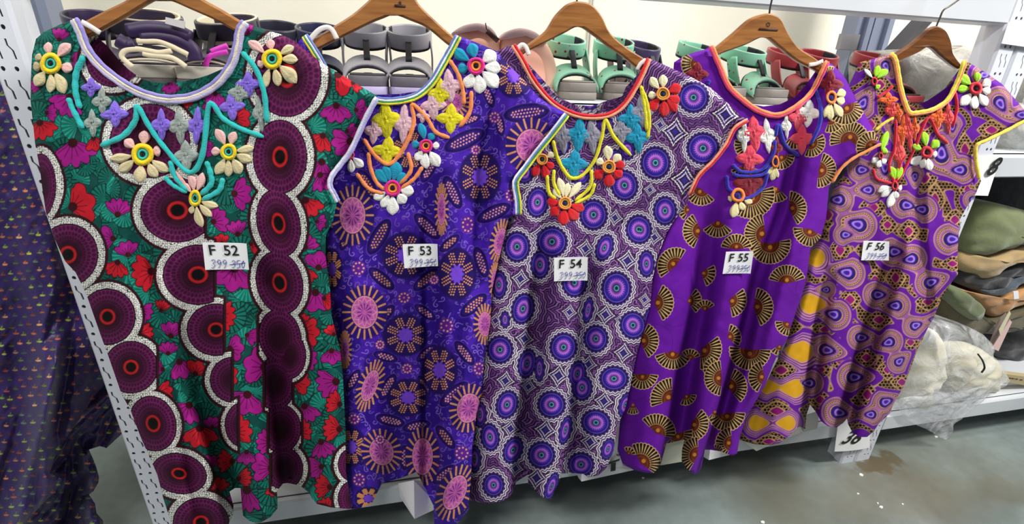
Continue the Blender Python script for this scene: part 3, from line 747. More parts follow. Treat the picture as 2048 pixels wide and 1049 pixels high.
def cord(sheet, pts, rad, col, parent, name='embroidered_vine', shift=0.0, h=None, off=0.0, n=7, squash=0.8):
    """a yarn cord along a traced path; rad in metres; shift moves it sideways in pixels"""
    P = catmull(pts, n); 
    if shift:
        T = np.gradient(P, axis=0); T /= np.linalg.norm(T, axis=1)[:, None] + 1e-9
        P = P + shift * np.stack([-T[:, 1], T[:, 0]], 1)
    h = rad*0.7 if h is None else h
    W = sheet.at(P[:, 0], P[:, 1], h, off)
    k = np.arange(len(W)); r = rad * (1 + 0.10*np.sin(k*1.7)) ; r[0] *= 0.6; r[-1] *= 0.6
    V, F = tube_vf(W, r, 8, flat=squash)
    return mesh_obj(name, V, F, yarn(col), parent)
# ---------------------------------------------------------------- room
def at_x(px, py, X):
    r = rays(px, py); t = (X - CAM[0]) / r[..., 0]
    return CAM + r * t[..., None]
def plane_obj(name, x0, x1, y0, y1, z0, z1, m):
    V, F = box_vf(x0, x1, y0, y1, z0, z1); return tag(mesh_obj(name, V, F, m, smooth=False), kind='structure')
def floor_mat():
    m = bpy.data.materials.new('polished_concrete'); m.use_nodes = True; nt = m.node_tree; b = nt.nodes['Principled BSDF']; L = nt.links.new
    tc = nt.nodes.new('ShaderNodeTexCoord')
    def noise(s, d=5, dist=0.0):
        n = nt.nodes.new('ShaderNodeTexNoise'); n.inputs['Scale'].default_value = s; n.inputs['Detail'].default_value = d; n.inputs['Distortion'].default_value = dist
        L(tc.outputs['Object'], n.inputs['Vector']); return n
    def ramp(src, p0, c0, p1, c1):
        r = nt.nodes.new('ShaderNodeValToRGB'); r.color_ramp.elements[0].position = p0; r.color_ramp.elements[1].position = p1
        r.color_ramp.elements[0].color = (*c0, 1); r.color_ramp.elements[1].color = (*c1, 1); L(src, r.inputs[0]); return r.outputs[0]
    def mix(f, a, c):
        x = nt.nodes.new('ShaderNodeMix'); x.data_type = 'RGBA'; L(f, x.inputs[0]); L(a, x.inputs[6])
        if isinstance(c, tuple): x.inputs[7].default_value = c
        else: L(c, x.inputs[7])
        return x.outputs[2]
    base = ramp(noise(2.2, 6, 0.6).outputs[0], 0.38, S('#6c7674'), 0.66, S('#8b9796'))
    fine = ramp(noise(30, 6).outputs[0], 0.3, S('#d8d8d8'), 0.7, S('#ffffff'))
    mu = nt.nodes.new('ShaderNodeMix'); mu.data_type = 'RGBA'; mu.blend_type = 'MULTIPLY'; mu.inputs[0].default_value = 0.55; L(base, mu.inputs[6]); L(fine, mu.inputs[7])
    col = mu.outputs[2]
    def blot(cx, cy, r, soft, col_, amt, sx=1.0, ns=5, na=0.16):
        nonlocal col
        n = noise(ns, 6); v = nt.nodes.new('ShaderNodeVectorMath'); v.operation = 'MULTIPLY_ADD'; L(n.outputs['Color'], v.inputs[0])
        v.inputs[1].default_value = (na, na, 0); L(tc.outputs['Object'], v.inputs[2])
        s = nt.nodes.new('ShaderNodeVectorMath'); s.operation = 'SUBTRACT'; L(v.outputs[0], s.inputs[0]); s.inputs[1].default_value = (cx + na*0.5, cy + na*0.5, 0)
        k = nt.nodes.new('ShaderNodeVectorMath'); k.operation = 'MULTIPLY'; L(s.outputs[0], k.inputs[0]); k.inputs[1].default_value = (1/sx, 1, 0)
        l = nt.nodes.new('ShaderNodeVectorMath'); l.operation = 'LENGTH'; L(k.outputs[0], l.inputs[0])
        f = ramp(l.outputs['Value'], r*(1-soft), (amt,)*3, r*(1+soft), (0, 0, 0)); col = mix(f, col, (*S(col_), 1))
    for (px, py, r, soft, c, amt, sx, ns, na) in ((1755, 925, .05, .16, '#4a3c26', .85, 1.5, 11, .26), (1520, 960, .16, .5, '#5c5a48', .6, .8, 4, .2), (1800, 985, .13, .4, '#6c5a3e', .45, 1.6, 6, .2),
                                           (2010, 985, .05, .3, '#5a5240', .45, 2.2, 9, .12), (1610, 1020, .12, .4, '#666250', .5, 1.5, 5, .2), (1900, 930, .14, .5, '#6e6a56', .4, 1.8, 4, .2), (1250, 1000, .2, .6, '#4f5653', .4, 1.6, 4, .2)):
        q = at_z(px, py, 0.0); blot(float(q[0]), float(q[1]), r, soft, c, amt, sx, ns, na)
    L(col, b.inputs['Base Color']); L(ramp(noise(6).outputs[0], .3, (.3,)*3, .7, (.5,)*3), b.inputs['Roughness'])
    bp = nt.nodes.new('ShaderNodeBump'); bp.inputs['Strength'].default_value = .15; bp.inputs['Distance'].default_value = .004; L(noise(14).outputs[0], bp.inputs['Height']); L(bp.outputs[0], b.inputs['Normal'])
    return m
plane_obj('floor', -3.5, 6, -4, 0.62, -0.05, 0.0, floor_mat())
M_WALL = mat('painted_wall', '#e6e2d2', 0.7, noise=(1.6, '#dcd7c4', 0.4, 0.7), bump=(9, 0.25, 0.01))
plane_obj('wall_back', -3.5, 6, 0.60, 0.70, 0, 3.2, M_WALL)

M_RACK = mat('rack_enamel', '#d6d9e1', 0.32, spec=0.5, noise=(3, '#cccfd9', 0.4, 0.7))
M_RACKD = mat('rack_galvanised', '#838ba0', 0.38, metal=0.2); M_BRACE = mat('brace_grey', '#5c5c62', 0.5)
M_BEAM = mat('beam_enamel', '#cbced3', 0.34, noise=(4, '#bfc3c8', 0.4, 0.7))
rack = empty('steel_shelving_rack', (1.0, 0.2, 0.0)); tag(rack, 'white perforated steel shelving rack standing on the concrete floor behind the dresses', 'rack'); bpy.context.view_layer.update()
def perforated_post(x0, x1, z0, z1, y0, depth, zref, cols, name='upright'):
    p = 0.0573; wd = x1 - x0; c = 0.005
    def hole(cx, cz, r, n=10): return [(cx + r*0.9*math.cos(a*2*math.pi/n), cz + r*math.sin(a*2*math.pi/n)) for a in range(n)]
    def slit(cx, cz):
        w_ = 0.0014; pts = [(-.0028, .013), (-.0028, .004), (.0022, -.003), (.003, -.015)]
        return [(cx + a - w_, cz + b) for a, b in pts] + [(cx + a + w_, cz + b) for a, b in pts[::-1]]
    H = [hole(cx, 0, 0.0036) for cx in cols] + [slit(cx + 0.0005, p/2) for cx in cols]
    vs = [(x0+c, -p*0.25), (x1-c, -p*0.25), (x1-c, p*0.75), (x0+c, p*0.75)]; ed = [(0, 1), (1, 2), (2, 3), (3, 0)]
    for h in H:
        b = len(vs); vs += h; ed += [(b+i, b+(i+1) % len(h)) for i in range(len(h))]
    r = mg.delaunay_2d_cdt([Vector(v) for v in vs], ed, [], 0, 1e-7); v2, tri = r[0], r[2]
    def inside(q, poly):
        s = False
        for i in range(len(poly)):
            a, b = poly[i], poly[(i+1) % len(poly)]
            if (a[1] > q[1]) != (b[1] > q[1]) and q[0] < (b[0]-a[0])*(q[1]-a[1])/(b[1]-a[1]) + a[0]: s = not s
        return s
    keep = [t for t in tri if not any(inside((sum(v2[i][0] for i in t)/3, sum(v2[i][1] for i in t)/3), h) for h in H)]
    parts = []; n0 = math.floor((z0 - zref)/p) + 1; n1 = math.floor((z1 - zref)/p)
    for n in range(n0, n1):
        zz = zref + n*p; parts.append((np.array([(v[0], y0, v[1]+zz) for v in v2]), [tuple(t) for t in keep]))
        for h in H:      # the thickness of the plate inside each hole
            k = len(h); parts.append((np.array([(a, y0, b+zz) for a, b in h] + [(a, y0+.002, b+zz) for a, b in h]), [(i, (i+1) % k, (i+1) % k + k, i+k) for i in range(k)]))
    zb, zt = zref + n0*p - p*0.25, zref + (n1-1)*p + p*0.75
    sec = [(x0+c, y0), (x0, y0+c), (x0, y0+depth*0.45), (x0+.004, y0+depth*0.5), (x0+.004, y0+depth), (x1-.004, y0+depth), (x1-.004, y0+depth*0.5), (x1, y0+depth*0.45), (x1, y0+c), (x1-c, y0)]
    V = [(a, b, z) for z in (z0, zt) for a, b in sec]; k = len(sec)
    parts.append((np.array(V), [(i, i+1, i+1+k, i+k) for i in range(k-1)]))
    if zb > z0: parts.append((np.array([(x0+c, y0, z0), (x1-c, y0, z0), (x1-c, y0, zb), (x0+c, y0, zb)]), [(0, 1, 2, 3)]))
    V, F = join_vf(parts); return mesh_obj(name, V, F, M_RACK, rack, smooth=False)
perforated_post(-.012, .034, 0.0, 2.1, 0.0, .055, 1.112, (0.0, .0175))
perforated_post(1.905, 1.958, 0.0, 2.1, 0.0, .055, 1.112, (1.925, 1.94))
perforated_post(1.962, 2.022, 0.0, 2.1, 0.0, .055, 1.112, (1.992, 2.005))
for x0, x1 in ((-.20, -.135), (1.905, 1.955), (1.965, 2.03)):
    pr = []
    for a, b, yy in ((x0, x0+.012, .39), (x0+.012, x1-.018, .40), (x1-.018, x1, .385)): pr.append(box_vf(a, b, yy, .44, 0, 2.1))
    V, F = join_vf(pr); mesh_obj('rear_upright', V, F, M_RACKD, rack, smooth=False)
a_, b_ = at_x(np.array([1872., 1700.]), np.array([12., 195.]), np.array([1.985, 1.985]))
d_ = (b_ - a_) / np.linalg.norm(b_ - a_); n_ = np.cross(d_, [1, 0, 0]); a_ = a_ - d_*0.12; b_ = a_ + d_ * 0.75
V = [q + s*0.017*n_ + t*np.array([.014, 0, 0]) for q in (a_, b_) for s, t in ((-1, -1), (1, -1), (1, 1), (-1, 1))]
mesh_obj('diagonal_brace', np.array(V), [(0, 1, 2, 3), (7, 6, 5, 4), (0, 4, 5, 1), (1, 5, 6, 2), (2, 6, 7, 3), (3, 7, 4, 0)], M_BRACE, rack, smooth=False)
def beam(x0, x1, z0, z1, y0=0.0, dep=0.045, name='beam'):
    # rolled box beam with a stepped lip along its top
    s = 0.014; sec = [(y0, z0+.003), (y0+.003, z0), (y0+dep, z0), (y0+dep, z1), (y0+.014, z1), (y0+.014, z1-s*.2), (y0+.004, z1-s*.35), (y0, z1-s*.7)]
    V = [(x, a, b) for x in (x0, x1) for a, b in sec]; k = len(sec)
    F = [(i, (i+1) % k, (i+1) % k + k, i+k) for i in range(k)] + [tuple(range(k))[::-1], tuple(range(k, 2*k))]
    o = mesh_obj(name, np.array(V), F, M_BEAM, rack, smooth=False); fix_normals(o); return o
def board(x0, x1, z, y0=.014, y1=.44, name='shelf_board'):
    V, F = box_vf(x0, x1, y0, y1, z-.016, z); return bevel(mesh_obj(name, V, F, M_BEAM, rack, smooth=False), .002, 2)
for x0, x1, za, zm, zt in ((.034, 1.905, .117, 1.022, 1.271), (2.022, 3.9, .117, .926, 1.271)):
    beam(x0, x1, za, za+.062); board(x0, x1, za+.064)
    beam(x0, x1, zm, zm+.06); board(x0, x1, zm+.062)
    beam(x0, x1, zt, zt+.064)
for z in (.118,):
    beam(-.135, 1.905, z, z+.05, .40, .04, 'rear_beam')
V, F = box_vf(1.845, 1.905, .37, .385, 1.232, 1.274); mesh_obj('bracket_plate', V, F, mat('plate_grey', '#8c8a90', .5), rack, smooth=False)
V, F = tube_vf([(1.152, .592, 3.0), (1.150, .592, 1.9), (1.149, .592, 1.05)], .0035, 8)
tag(mesh_obj('wall_cable', V, F, mat('cable_white', '#dfe0dc', .5)), 'thin white cable running down the wall behind the medallion dress hanger', 'cable')

# ---------------------------------------------------------------- sandals on the upper shelf
def ribbon(path, wdir, width, thick):
    Pt = np.asarray(path, float); n = len(Pt); W = np.broadcast_to(np.asarray(wdir, float), (n, 3)); T = np.gradient(Pt, axis=0); T /= np.linalg.norm(T, axis=1)[:, None] + 1e-9
    N = np.cross(T, W); N /= np.linalg.norm(N, axis=1)[:, None] + 1e-9; a, b = W*width/2, N*thick/2
    q = [(-1, -1), (-.8, -1.25), (.8, -1.25), (1, -1), (1, 1), (.8, 1.25), (-.8, 1.25), (-1, 1)]
    V = np.stack([Pt + s*a + t*b for s, t in q], 1).reshape(-1, 3); k = len(q)
    F = [(i*k+j, i*k+(j+1) % k, (i+1)*k+(j+1) % k, (i+1)*k+j) for i in range(n-1) for j in range(k)] + [tuple(range(k))[::-1], tuple((n-1)*k+j for j in range(k))]
    return V, F
def sandal(px, py, Y, rot, label, c_strap, c_sole, c_mid, c_bed, dot=None, w_=.092, L=.24, edge=None, printed=False, h=.034, ankle=True, tilt=0.0, z=None):
    q = at_y(float(px), float(py), Y); zz = 1.0845 if z is None else z
    root = empty('sandal', (q[0], q[1], zz)); tag(root, label, 'sandal', 'strappy sandals on the upper shelf'); bpy.context.view_layer.update()
    ca, sa = math.cos(rot), math.sin(rot)
    def X(v):
        v = np.asarray(v, float); x, y = v[..., 0], v[..., 1]
        return np.stack([q[0] + x*ca - y*sa, q[1] + x*sa + y*ca, zz + v[..., 2]], -1)
    def XD(v): v = np.asarray(v, float); return np.stack([v[..., 0]*ca - v[..., 1]*sa, v[..., 0]*sa + v[..., 1]*ca, v[..., 2]], -1)
    N = 28; o = []
    for i in range(N):
        a = i/N*2*math.pi; yy = L/2 - L/2*math.cos(a); hw = w_/2 * (abs(math.sin(a))**.42) * (1.0 - .12*math.sin(math.pi*yy/L)) * (1 if math.sin(a) >= 0 else 1)
        o.append(((hw if math.sin(a) > 0 else -hw), yy))
    o = np.array(o)
    def slab(z0, z1, sc, m, name):
        c = np.array([0, L/2]); rows = []
        for zz_, s in ((z0, sc*.985), (z0+.002, sc), (z1-.002, sc), (z1, sc*.985)): p_ = c + (o-c)*s; rows.append(np.concatenate([p_, np.full((N, 1), zz_)], 1))
        V = np.vstack(rows); F = [(r*N+i, r*N+(i+1) % N, (r+1)*N+(i+1) % N, (r+1)*N+i) for r in range(3) for i in range(N)] + [tuple(range(N))[::-1], tuple(3*N+i for i in range(N))]
        return mesh_obj(name, X(V), F, m, root)
    slab(0, h*.45, 1.0, mat('outsole', c_sole, .6), 'outsole'); slab(h*.45, h, .985, mat('midsole', c_mid, .6), 'midsole'); slab(h, h+.004, .9, mat('footbed', c_bed, .7), 'footbed')
    if printed:
        ms = bpy.data.materials.new('strap_print'); ms.use_nodes = True; nt = ms.node_tree; b = nt.nodes['Principled BSDF']; tc = nt.nodes.new('ShaderNodeTexCoord')
        vo = nt.nodes.new('ShaderNodeTexVoronoi'); vo.inputs['Scale'].default_value = 62; rp = nt.nodes.new('ShaderNodeValToRGB'); rp.color_ramp.interpolation = 'CONSTANT'
        e = rp.color_ramp.elements; e[0].position = 0; e[0].color = (*S('#0f2c22'), 1); e[1].position = .2; e[1].color = (*S(c_strap), 1); x = e.new(.13); x.color = (*S('#b8605c'), 1)
        nt.links.new(tc.outputs['Object'], vo.inputs['Vector']); nt.links.new(vo.outputs['Distance'], rp.inputs[0]); nt.links.new(rp.outputs[0], b.inputs['Base Color']); b.inputs['Roughness'].default_value = .45
    else: ms = mat('strap', c_strap, .42, sheen=.2)
    dark = mat('strap_lining', '#17141e', .6); hw = w_/2
    t = np.linspace(0, math.pi, 15)
    def arch(y, top, lean=0.0): return np.stack([-hw*1.0*np.cos(t), y + lean*np.sin(t), h*.7 + (top-h*.7)*np.sin(t)**.75], 1)
    V, F = ribbon(X(arch(.055, .062, .012)), XD([0, .9, .43]), .044, .004); mesh_obj('toe_strap', V, F, ms, root)
    V, F = ribbon(X(arch(.057, .059, .012)), XD([0, .9, .43]), .053 if edge else .048, .003); mesh_obj('toe_strap_lining', V, F, dark if edge is None else mat('foam_edge', edge, .6), root)
    if ankle:
        a = np.linspace(0, 2*math.pi, 25); q_ = np.stack([hw*.98*np.cos(a), .135 + .05*np.sin(a), .112 + .014*np.sin(a)], 1)
        V, F = ribbon(X(q_), XD([0, -.15, 1]), .028, .004); mesh_obj('ankle_strap', V, F, ms, root)
        V, F = ribbon(X(q_*[.94, 1, 1] + [0, .003, -.002]), XD([0, -.15, 1]), .037 if edge else .033, .003); mesh_obj('ankle_strap_lining', V, F, dark if edge is None else mat('foam_edge', edge, .6), root)
        for s in (-1, 1):
            p_ = catmull([(s*hw*.98, .09, h*.8), (s*hw*1.02, .11, .07), (s*hw*.96, .125, .105)], 5); V, F = ribbon(X(p_), XD([0, 1, 0]), .03, .003); mesh_obj('side_strap', V, F, ms, root)
        p_ = catmull([(0, .062, .062), (0, .075, .085), (0, .088, .104)], 4); V, F = ribbon(X(p_), XD([1, 0, 0]), .012, .003); mesh_obj('instep_strap', V, F, dark, root)
    if dot:
        a = np.arange(14)/14*2*math.pi; Vd = np.concatenate([np.stack([.009*np.cos(a), .07 + .009*np.sin(a), np.full(14, h+.0045)], 1), np.stack([.007*np.cos(a), .07 + .007*np.sin(a), np.full(14, h+.0055)], 1)])
        mesh_obj('round_logo', X(Vd), [(i, (i+1) % 14, 14+(i+1) % 14, 14+i) for i in range(14)] + [tuple(range(14, 28))], mat('logo', dot, .5), root)
    return root
GR = dict(c_strap='#8e8c94', c_sole='#a89cc0', c_mid='#5a555e', c_bed='#2b2730')
sandal(738, 183, .075, .05, 'grey strap sandal with lavender sole, the one of its pair nearer the teal dress', dot='#b58a2a', **GR)
sandal(818, 188, .075, -.05, 'grey strap sandal with lavender sole, the one of its pair nearer the peach slippers', dot='#b58a2a', **GR)
MI = dict(c_strap='#84c2a4', c_sole='#8a847c', c_mid='#7c7670', c_bed='#6a6664', printed=True)
sandal(1168, 200, .085, .08, 'mint floral strap sandal seen whole inside the medallion dress neckline', w_=.098, **MI)
sandal(1252, 196, .085, -.12, 'mint floral strap sandal half covered by the medallion dress neckline', w_=.09, **MI)
sandal(1482, 190, .10, .35, 'mint floral strap sandal under the arm of the gold fan dress hanger', w_=.1, **MI)
sandal(1562, 200, .10, .2, 'mint floral strap sandal beside red sandals behind the gold fan dress', w_=.1, **MI)
PU = dict(c_strap='#1d0f2e', c_sole='#4c4648', c_mid='#a8a296', c_bed='#33293a', edge='#d8ccb0')
s1_ = sandal(300, 160, .08, .3, 'dark purple sandal with cream foam edge in the teal dress neckline', w_=.12, h=.04, **PU)
sandal(385, 158, .07, -.25, 'dark purple sandal with cream foam edge, second in the teal dress neckline', w_=.11, h=.04, **PU)
s2_ = sandal(455, 150, .10, .2, 'magenta strap sandal with cream edge behind the teal dress neck cord', c_strap='#b02a94', c_sole='#6a5f58', c_mid='#c0b4a0', c_bed='#4c3a40', edge='#d8ccb0', ankle=False)
def lines(par, groups, Y, rad, m, name):
    for g in groups:
        q_ = catmull(P(g) / 5.247 + [150, 0], 6); V, F = tube_vf(at_y(q_[:, 0], q_[:, 1], Y), rad, 8, flat=.6); mesh_obj(name, V, F, m, par)
lines(s1_, ["650,430 760,432 880,435 1000,480 1100,530 1190,572", "605,700 540,650 490,590 530,530 650,515 780,535 890,552 1015,532", "712,562 800,580 900,588 1010,605 1090,645 1165,700"], .055, .0042, mat('foam_cream', '#dccfb0', .6), 'foam_edge')
lines(s1_, ["700,395 900,390 1100,430 1230,520 1270,640", "560,330 800,300 1050,330 1210,400", "450,420 560,480 640,470"], .06, .012, mat('purple_webbing', '#281040', .5), 'folded_strap')
lines(s2_, ["1372,700 1385,640 1420,590 1490,562 1600,540", "1430,545 1500,515 1600,480"], .075, .0045, mat('magenta_binding', '#c82cb0', .5), 'binding')
q = P("950,178 1155,226 1145,302 945,246") / 5.247 + [150, 0]; q = at_y(q[:, 0], q[:, 1], .045)
mesh_obj('barcode_label', np.vstack([q, q+[0, .002, 0]]), [(0, 1, 2, 3), (7, 6, 5, 4), (0, 4, 5, 1), (1, 5, 6, 2), (2, 6, 7, 3), (3, 7, 4, 0)], mat('label_grey', '#c8c4c4', .5), s1_, smooth=False)
sandal(420, 90, .30, 0.0, 'navy blue sandal behind the teal dress hanger arm', c_strap='#141a3c', c_sole='#15151c', c_mid='#20202a', c_bed='#15151c', z=1.0845)
sandal(560, 110, .16, .2, 'black and navy sandal behind the shoulder of the teal dress', c_strap='#15152a', c_sole='#3a343c', c_mid='#2a2630', c_bed='#15151c')
sandal(640, 150, .16, .1, 'navy strap sandal between the teal and indigo dress shoulders', c_strap='#161a40', c_sole='#2c2a34', c_mid='#222028', c_bed='#15151c')
sandal(190, 105, .16, .4, 'dark purple sandal behind the left shoulder of the teal dress', c_strap='#2a1840', c_sole='#2c2a34', c_mid='#222028', c_bed='#15151c')
sandal(1335, 185, .16, .1, 'purple strap sandal behind the shoulder of the medallion dress', c_strap='#33244c', c_sole='#2c2a34', c_mid='#222028', c_bed='#15151c', w_=.085)
sandal(1292, 180, .26, .1, 'dark brown sandal behind the medallion dress hanger end', c_strap='#3a1a16', c_sole='#2c2a34', c_mid='#222028', c_bed='#15151c', w_=.09)
RE = dict(c_strap='#86121c', c_sole='#3a1a1e', c_mid='#8e1f28', c_bed='#241618')
sandal(1640, 195, .14, .1, 'red strap sandal beside the arm of the gold fan dress hanger', w_=.085, **RE)
sandal(1690, 205, .12, -.1, 'red strap sandal between the gold fan and teardrop dress shoulders', w_=.085, **RE)
sandal(1835, 205, .10, .15, 'red sandal with black footbed in the teardrop dress neckline', w_=.12, h=.03, **RE)

# ---------------------------------------------------------------- soft bulky things
def puff(poly, Y, depth, R, m, parent=None, name='body', wr=.004, seed=3, off=(0, 0, 0), kx=5, freq=26):
    """a soft body: outline traced at depth Y, swelling R towards the front and running back by depth"""
    o = catmull(np.asarray(poly, float), 5, closed=True); W = at_y(o[:, 0], o[:, 1], Y); n = len(W); c = W.mean(0); rows = []
    r = np.random.default_rng(seed); ph = r.uniform(0, 6.3, 6)
    def nz(p): return wr * (np.sin(p[:, 0]*freq*3 + ph[0] + 2*np.sin(p[:, 2]*freq+ph[1])) + .7*np.sin(p[:, 2]*freq*5 + ph[2] + 2*np.sin(p[:, 0]*freq*1.7+ph[3])))
    rows.append(W + [0, depth, 0])
    rows.append(W + [0, depth*.5, 0])
    K = 9
    for k in range(K):
        s = math.cos(k/(K-1)*math.pi/2*.98); z = math.sin(k/(K-1)*math.pi/2)
        p = c + (W - c)*max(s, .02)**.8; p = p.copy(); p[:, 1] = Y - R*z + nz(p)*min(1, k/2)
        rows.append(p)
    V = np.vstack(rows) + np.array(off); K2 = len(rows)
    F = [(r_*n+i, r_*n+(i+1) % n, (r_+1)*n+(i+1) % n, (r_+1)*n+i) for r_ in range(K2-1) for i in range(n)] + [tuple(range(n))[::-1], tuple((K2-1)*n+i for i in range(n))]
    return mesh_obj(name, V, F, m, parent)
def folded(poly, Y, depth, R, col, name, label, cat, group=None, rough=.85, seed=1, wr=.003):
    m = mat(name + '_cloth', col, rough, bump=(28, .5, .006), sheen=.25); o = puff(poly, Y, depth, R, m, None, name, wr, seed); fix_normals(o)
    return tag(o, label, cat, group)
# peach slippers leaning on the shelf
for i, (poly, top, lab) in enumerate(((P("905,70 925,56 955,48 980,56 996,78 998,110 985,150 950,150 915,120"), P("905,66 925,52 955,46 980,54 994,72 990,76 960,62 925,66"), 'peach slipper with mauve rim behind the indigo dress shoulder'),
                       (P("1000,84 1012,68 1040,58 1070,66 1092,86 1108,120 1116,170 1108,205 1080,200 1030,160 1004,120"), P("1000,80 1012,64 1040,56 1070,64 1092,84 1086,88 1060,74 1030,72"), 'peach slipper with mauve rim behind the medallion dress hanger'))):
    r_ = empty('slipper', at_y(float(poly[:, 0].mean()), float(poly[:, 1].max()), .16)); tag(r_, lab, 'slipper', 'peach slippers on the upper shelf'); bpy.context.view_layer.update()
    fix_normals(puff(poly, .16, .05, .03, mat('peach_foam', '#fbc8b0', .7), r_, 'sole', .001, 3)); fix_normals(puff(top, .135, .03, .012, mat('mauve_rim', '#c2a2a4', .6), r_, 'rim', .001, 4))
    fix_normals(puff(poly*[.55, .5] + [poly[:, 0].mean()*.45, poly[:, 1].mean()*.56], .125, .02, .02, mat('peach_strap', '#f6b49c', .7), r_, 'strap', .001, 5))
V, F = tube_vf(at_y(np.array([971., 973, 980, 992]), np.array([46., 58, 66, 80]), .12), .0012, 6); V2, F2 = tube_vf(at_y(np.array([974., 996]), np.array([62., 82]), .115), .005, 8, flat=.4)
Vj, Fj = join_vf([(V, F), (V2, F2)]); tag(mesh_obj('hang_tag', Vj, Fj, mat('tag_brown', '#3c1c18', .5)), 'small dark brown swing tag tied to the peach slipper', 'tag')

# clothes pile in the next bay
BAY = 'folded clothes in the pile on the rack'
folded(P("1958,352 2075,352 2090,470 1990,470 1955,420"), .30, .12, .02, '#10131f', 'shade_filler_coat', 'black navy coat added to fill the dark shelf interior above the olive trousers', 'clothing', BAY)  # added dark filler, keeps the lit wall out of the shaded shelf interior
folded(P("1921,488 1930,462 1950,415 1975,404 2015,412 2060,424 2110,440 2110,492 2048,486 1995,496 1955,508 1925,505"), .10, .28, .05, '#6e7750', 'folded_trousers', 'olive green rolled sweatpants on top of the clothes pile', 'clothing', BAY, seed=2)
folded(P("1912,512 1925,503 1965,510 2010,492 2060,484 2110,484 2110,512 2048,514 2000,528 1975,548 1958,556 1930,546 1908,532"), .10, .28, .04, '#a3895e', 'folded_trousers', 'khaki folded trousers under the olive rolled pair', 'clothing', BAY, seed=5)
folded(P("1902,545 1920,543 1955,556 1985,535 2030,516 2110,506 2110,530 2048,540 2010,562 1980,582 1950,580 1915,566"), .11, .28, .035, '#1d1c22', 'folded_trousers', 'black folded trousers below the khaki pair', 'clothing', BAY, seed=7)
folded(P("1960,580 1985,580 2015,560 2048,540 2110,528 2110,548 2048,560 2010,580 1978,594"), .09, .28, .022, '#3f4a55', 'folded_trousers', 'blue grey folded trousers between the black and tan pairs', 'clothing', BAY, seed=8)
folded(P("1915,578 1945,586 1978,598 2010,584 2048,566 2110,556 2110,588 2048,604 2000,622 1975,632 1950,606"), .10, .28, .03, '#b07f4c', 'folded_trousers', 'orange tan folded trousers with a white tag', 'clothing', BAY, seed=9)
folded(P("1890,580 1905,572 1930,585 1966,617 1958,636 1938,640 1905,612"), .075, .25, .025, '#56603c', 'folded_trousers', 'olive green trousers fold sticking out by the teardrop dress', 'clothing', BAY, seed=11)
folded(P("1884,596 1900,600 1935,640 1975,634 2040,612 2110,600 2110,640 2048,655 2000,664 1940,668 1902,681 1884,672 1879,640"), .10, .28, .035, '#4c452c', 'folded_trousers', 'dark olive brown trousers at the bottom of the pile', 'clothing', BAY, seed=12)
folded(P("1955,655 2000,668 2050,650 2110,640 2110,716 2048,724 2010,724 1985,708 1960,690"), .20, .2, .04, '#141418', 'black_bundle', 'black clothes bundle below the pile beside the clear bag', 'clothing', BAY, seed=13)
folded(P("1850,610 1990,610 2110,610 2110,668 2000,676 1850,690"), .34, .08, .02, '#22242a', 'shade_filler_bundle', 'dark bundle added to black out the back of the bottom shelf', 'clothing', BAY, seed=14)  # added too: its dark colour stands in for shade behind the pile
q = at_y(np.array([2027., 2037, 2038, 2028]), np.array([584., 583, 598, 599]), .055); c0 = q.mean(0)
tag(mesh_obj('care_label', np.vstack([q, q+[0, .002, 0]]), [(0, 1, 2, 3), (7, 6, 5, 4), (0, 4, 5, 1), (1, 5, 6, 2), (2, 6, 7, 3), (3, 7, 4, 0)], mat('label_white', '#e8e8ee', .5), smooth=False), 'small white label on the orange tan trousers', 'label')
ht = empty('hang_tag', at_y(2000., 700., .03)); tag(ht, 'folded pinkish white hang tag dangling from the clothes pile', 'tag'); bpy.context.view_layer.update()
for pp, yy, cc, nm in ((P("1978,690 1998,640 2012,626 2020,640 2000,682 1986,700"), .045, '#8d7c74', 'tag_back'), (P("1984,697 2020,640 2024,645 1997,703"), .03, '#d8b8b4', 'tag_front'), (P("1998,660 2019,622 2022,628 2001,672"), .028, '#cfc9a6', 'tag_edge')):
    W = at_y(pp[:, 0], pp[:, 1], yy); V, F = extrude_poly([(a, b) for a, b in pp], lambda p, y_=yy: at_y(p[0], p[1], y_), np.array([0, .0012, 0])); fix_normals(mesh_obj(nm, V, F, mat(nm, cc, .45), ht, smooth=False))
# clear bag with a cream cap
bag = empty('plastic_bag', at_y(1890., 800., .0)); tag(bag, 'clear crumpled plastic bag with cream cap inside, hanging over the bottom beam', 'bag'); bpy.context.view_layer.update()
def clear_mat(name, tint, a, rough=.12):
    m = bpy.data.materials.new(name); m.use_nodes = True; nt = m.node_tree; b = nt.nodes['Principled BSDF']; b.inputs['Base Color'].default_value = (*S(tint), 1); b.inputs['Roughness'].default_value = rough
    tr = nt.nodes.new('ShaderNodeBsdfTransparent'); mx = nt.nodes.new('ShaderNodeMixShader'); tc = nt.nodes.new('ShaderNodeTexCoord'); n = nt.nodes.new('ShaderNodeTexNoise'); n.inputs['Scale'].default_value = 16; n.inputs['Detail'].default_value = 5; n.inputs['Distortion'].default_value = 1.2
    r = nt.nodes.new('ShaderNodeMapRange'); r.inputs[1].default_value = .35; r.inputs[2].default_value = .68; r.inputs[3].default_value = a*.35; r.inputs[4].default_value = min(1, a*1.5)
    bp = nt.nodes.new('ShaderNodeBump'); bp.inputs['Strength'].default_value = .9; bp.inputs['Distance'].default_value = .015; out = nt.nodes['Material Output']
    L = nt.links.new; L(tc.outputs['Object'], n.inputs['Vector']); L(n.outputs[0], r.inputs[0]); L(r.outputs[0], mx.inputs[0]); L(tr.outputs[0], mx.inputs[1]); L(b.outputs[0], mx.inputs[2]); L(mx.outputs[0], out.inputs[0]); L(n.outputs[0], bp.inputs['Height']); L(bp.outputs[0], b.inputs['Normal'])
    return m
M_BAG = clear_mat('clear_plastic', '#e4e6ea', .34)
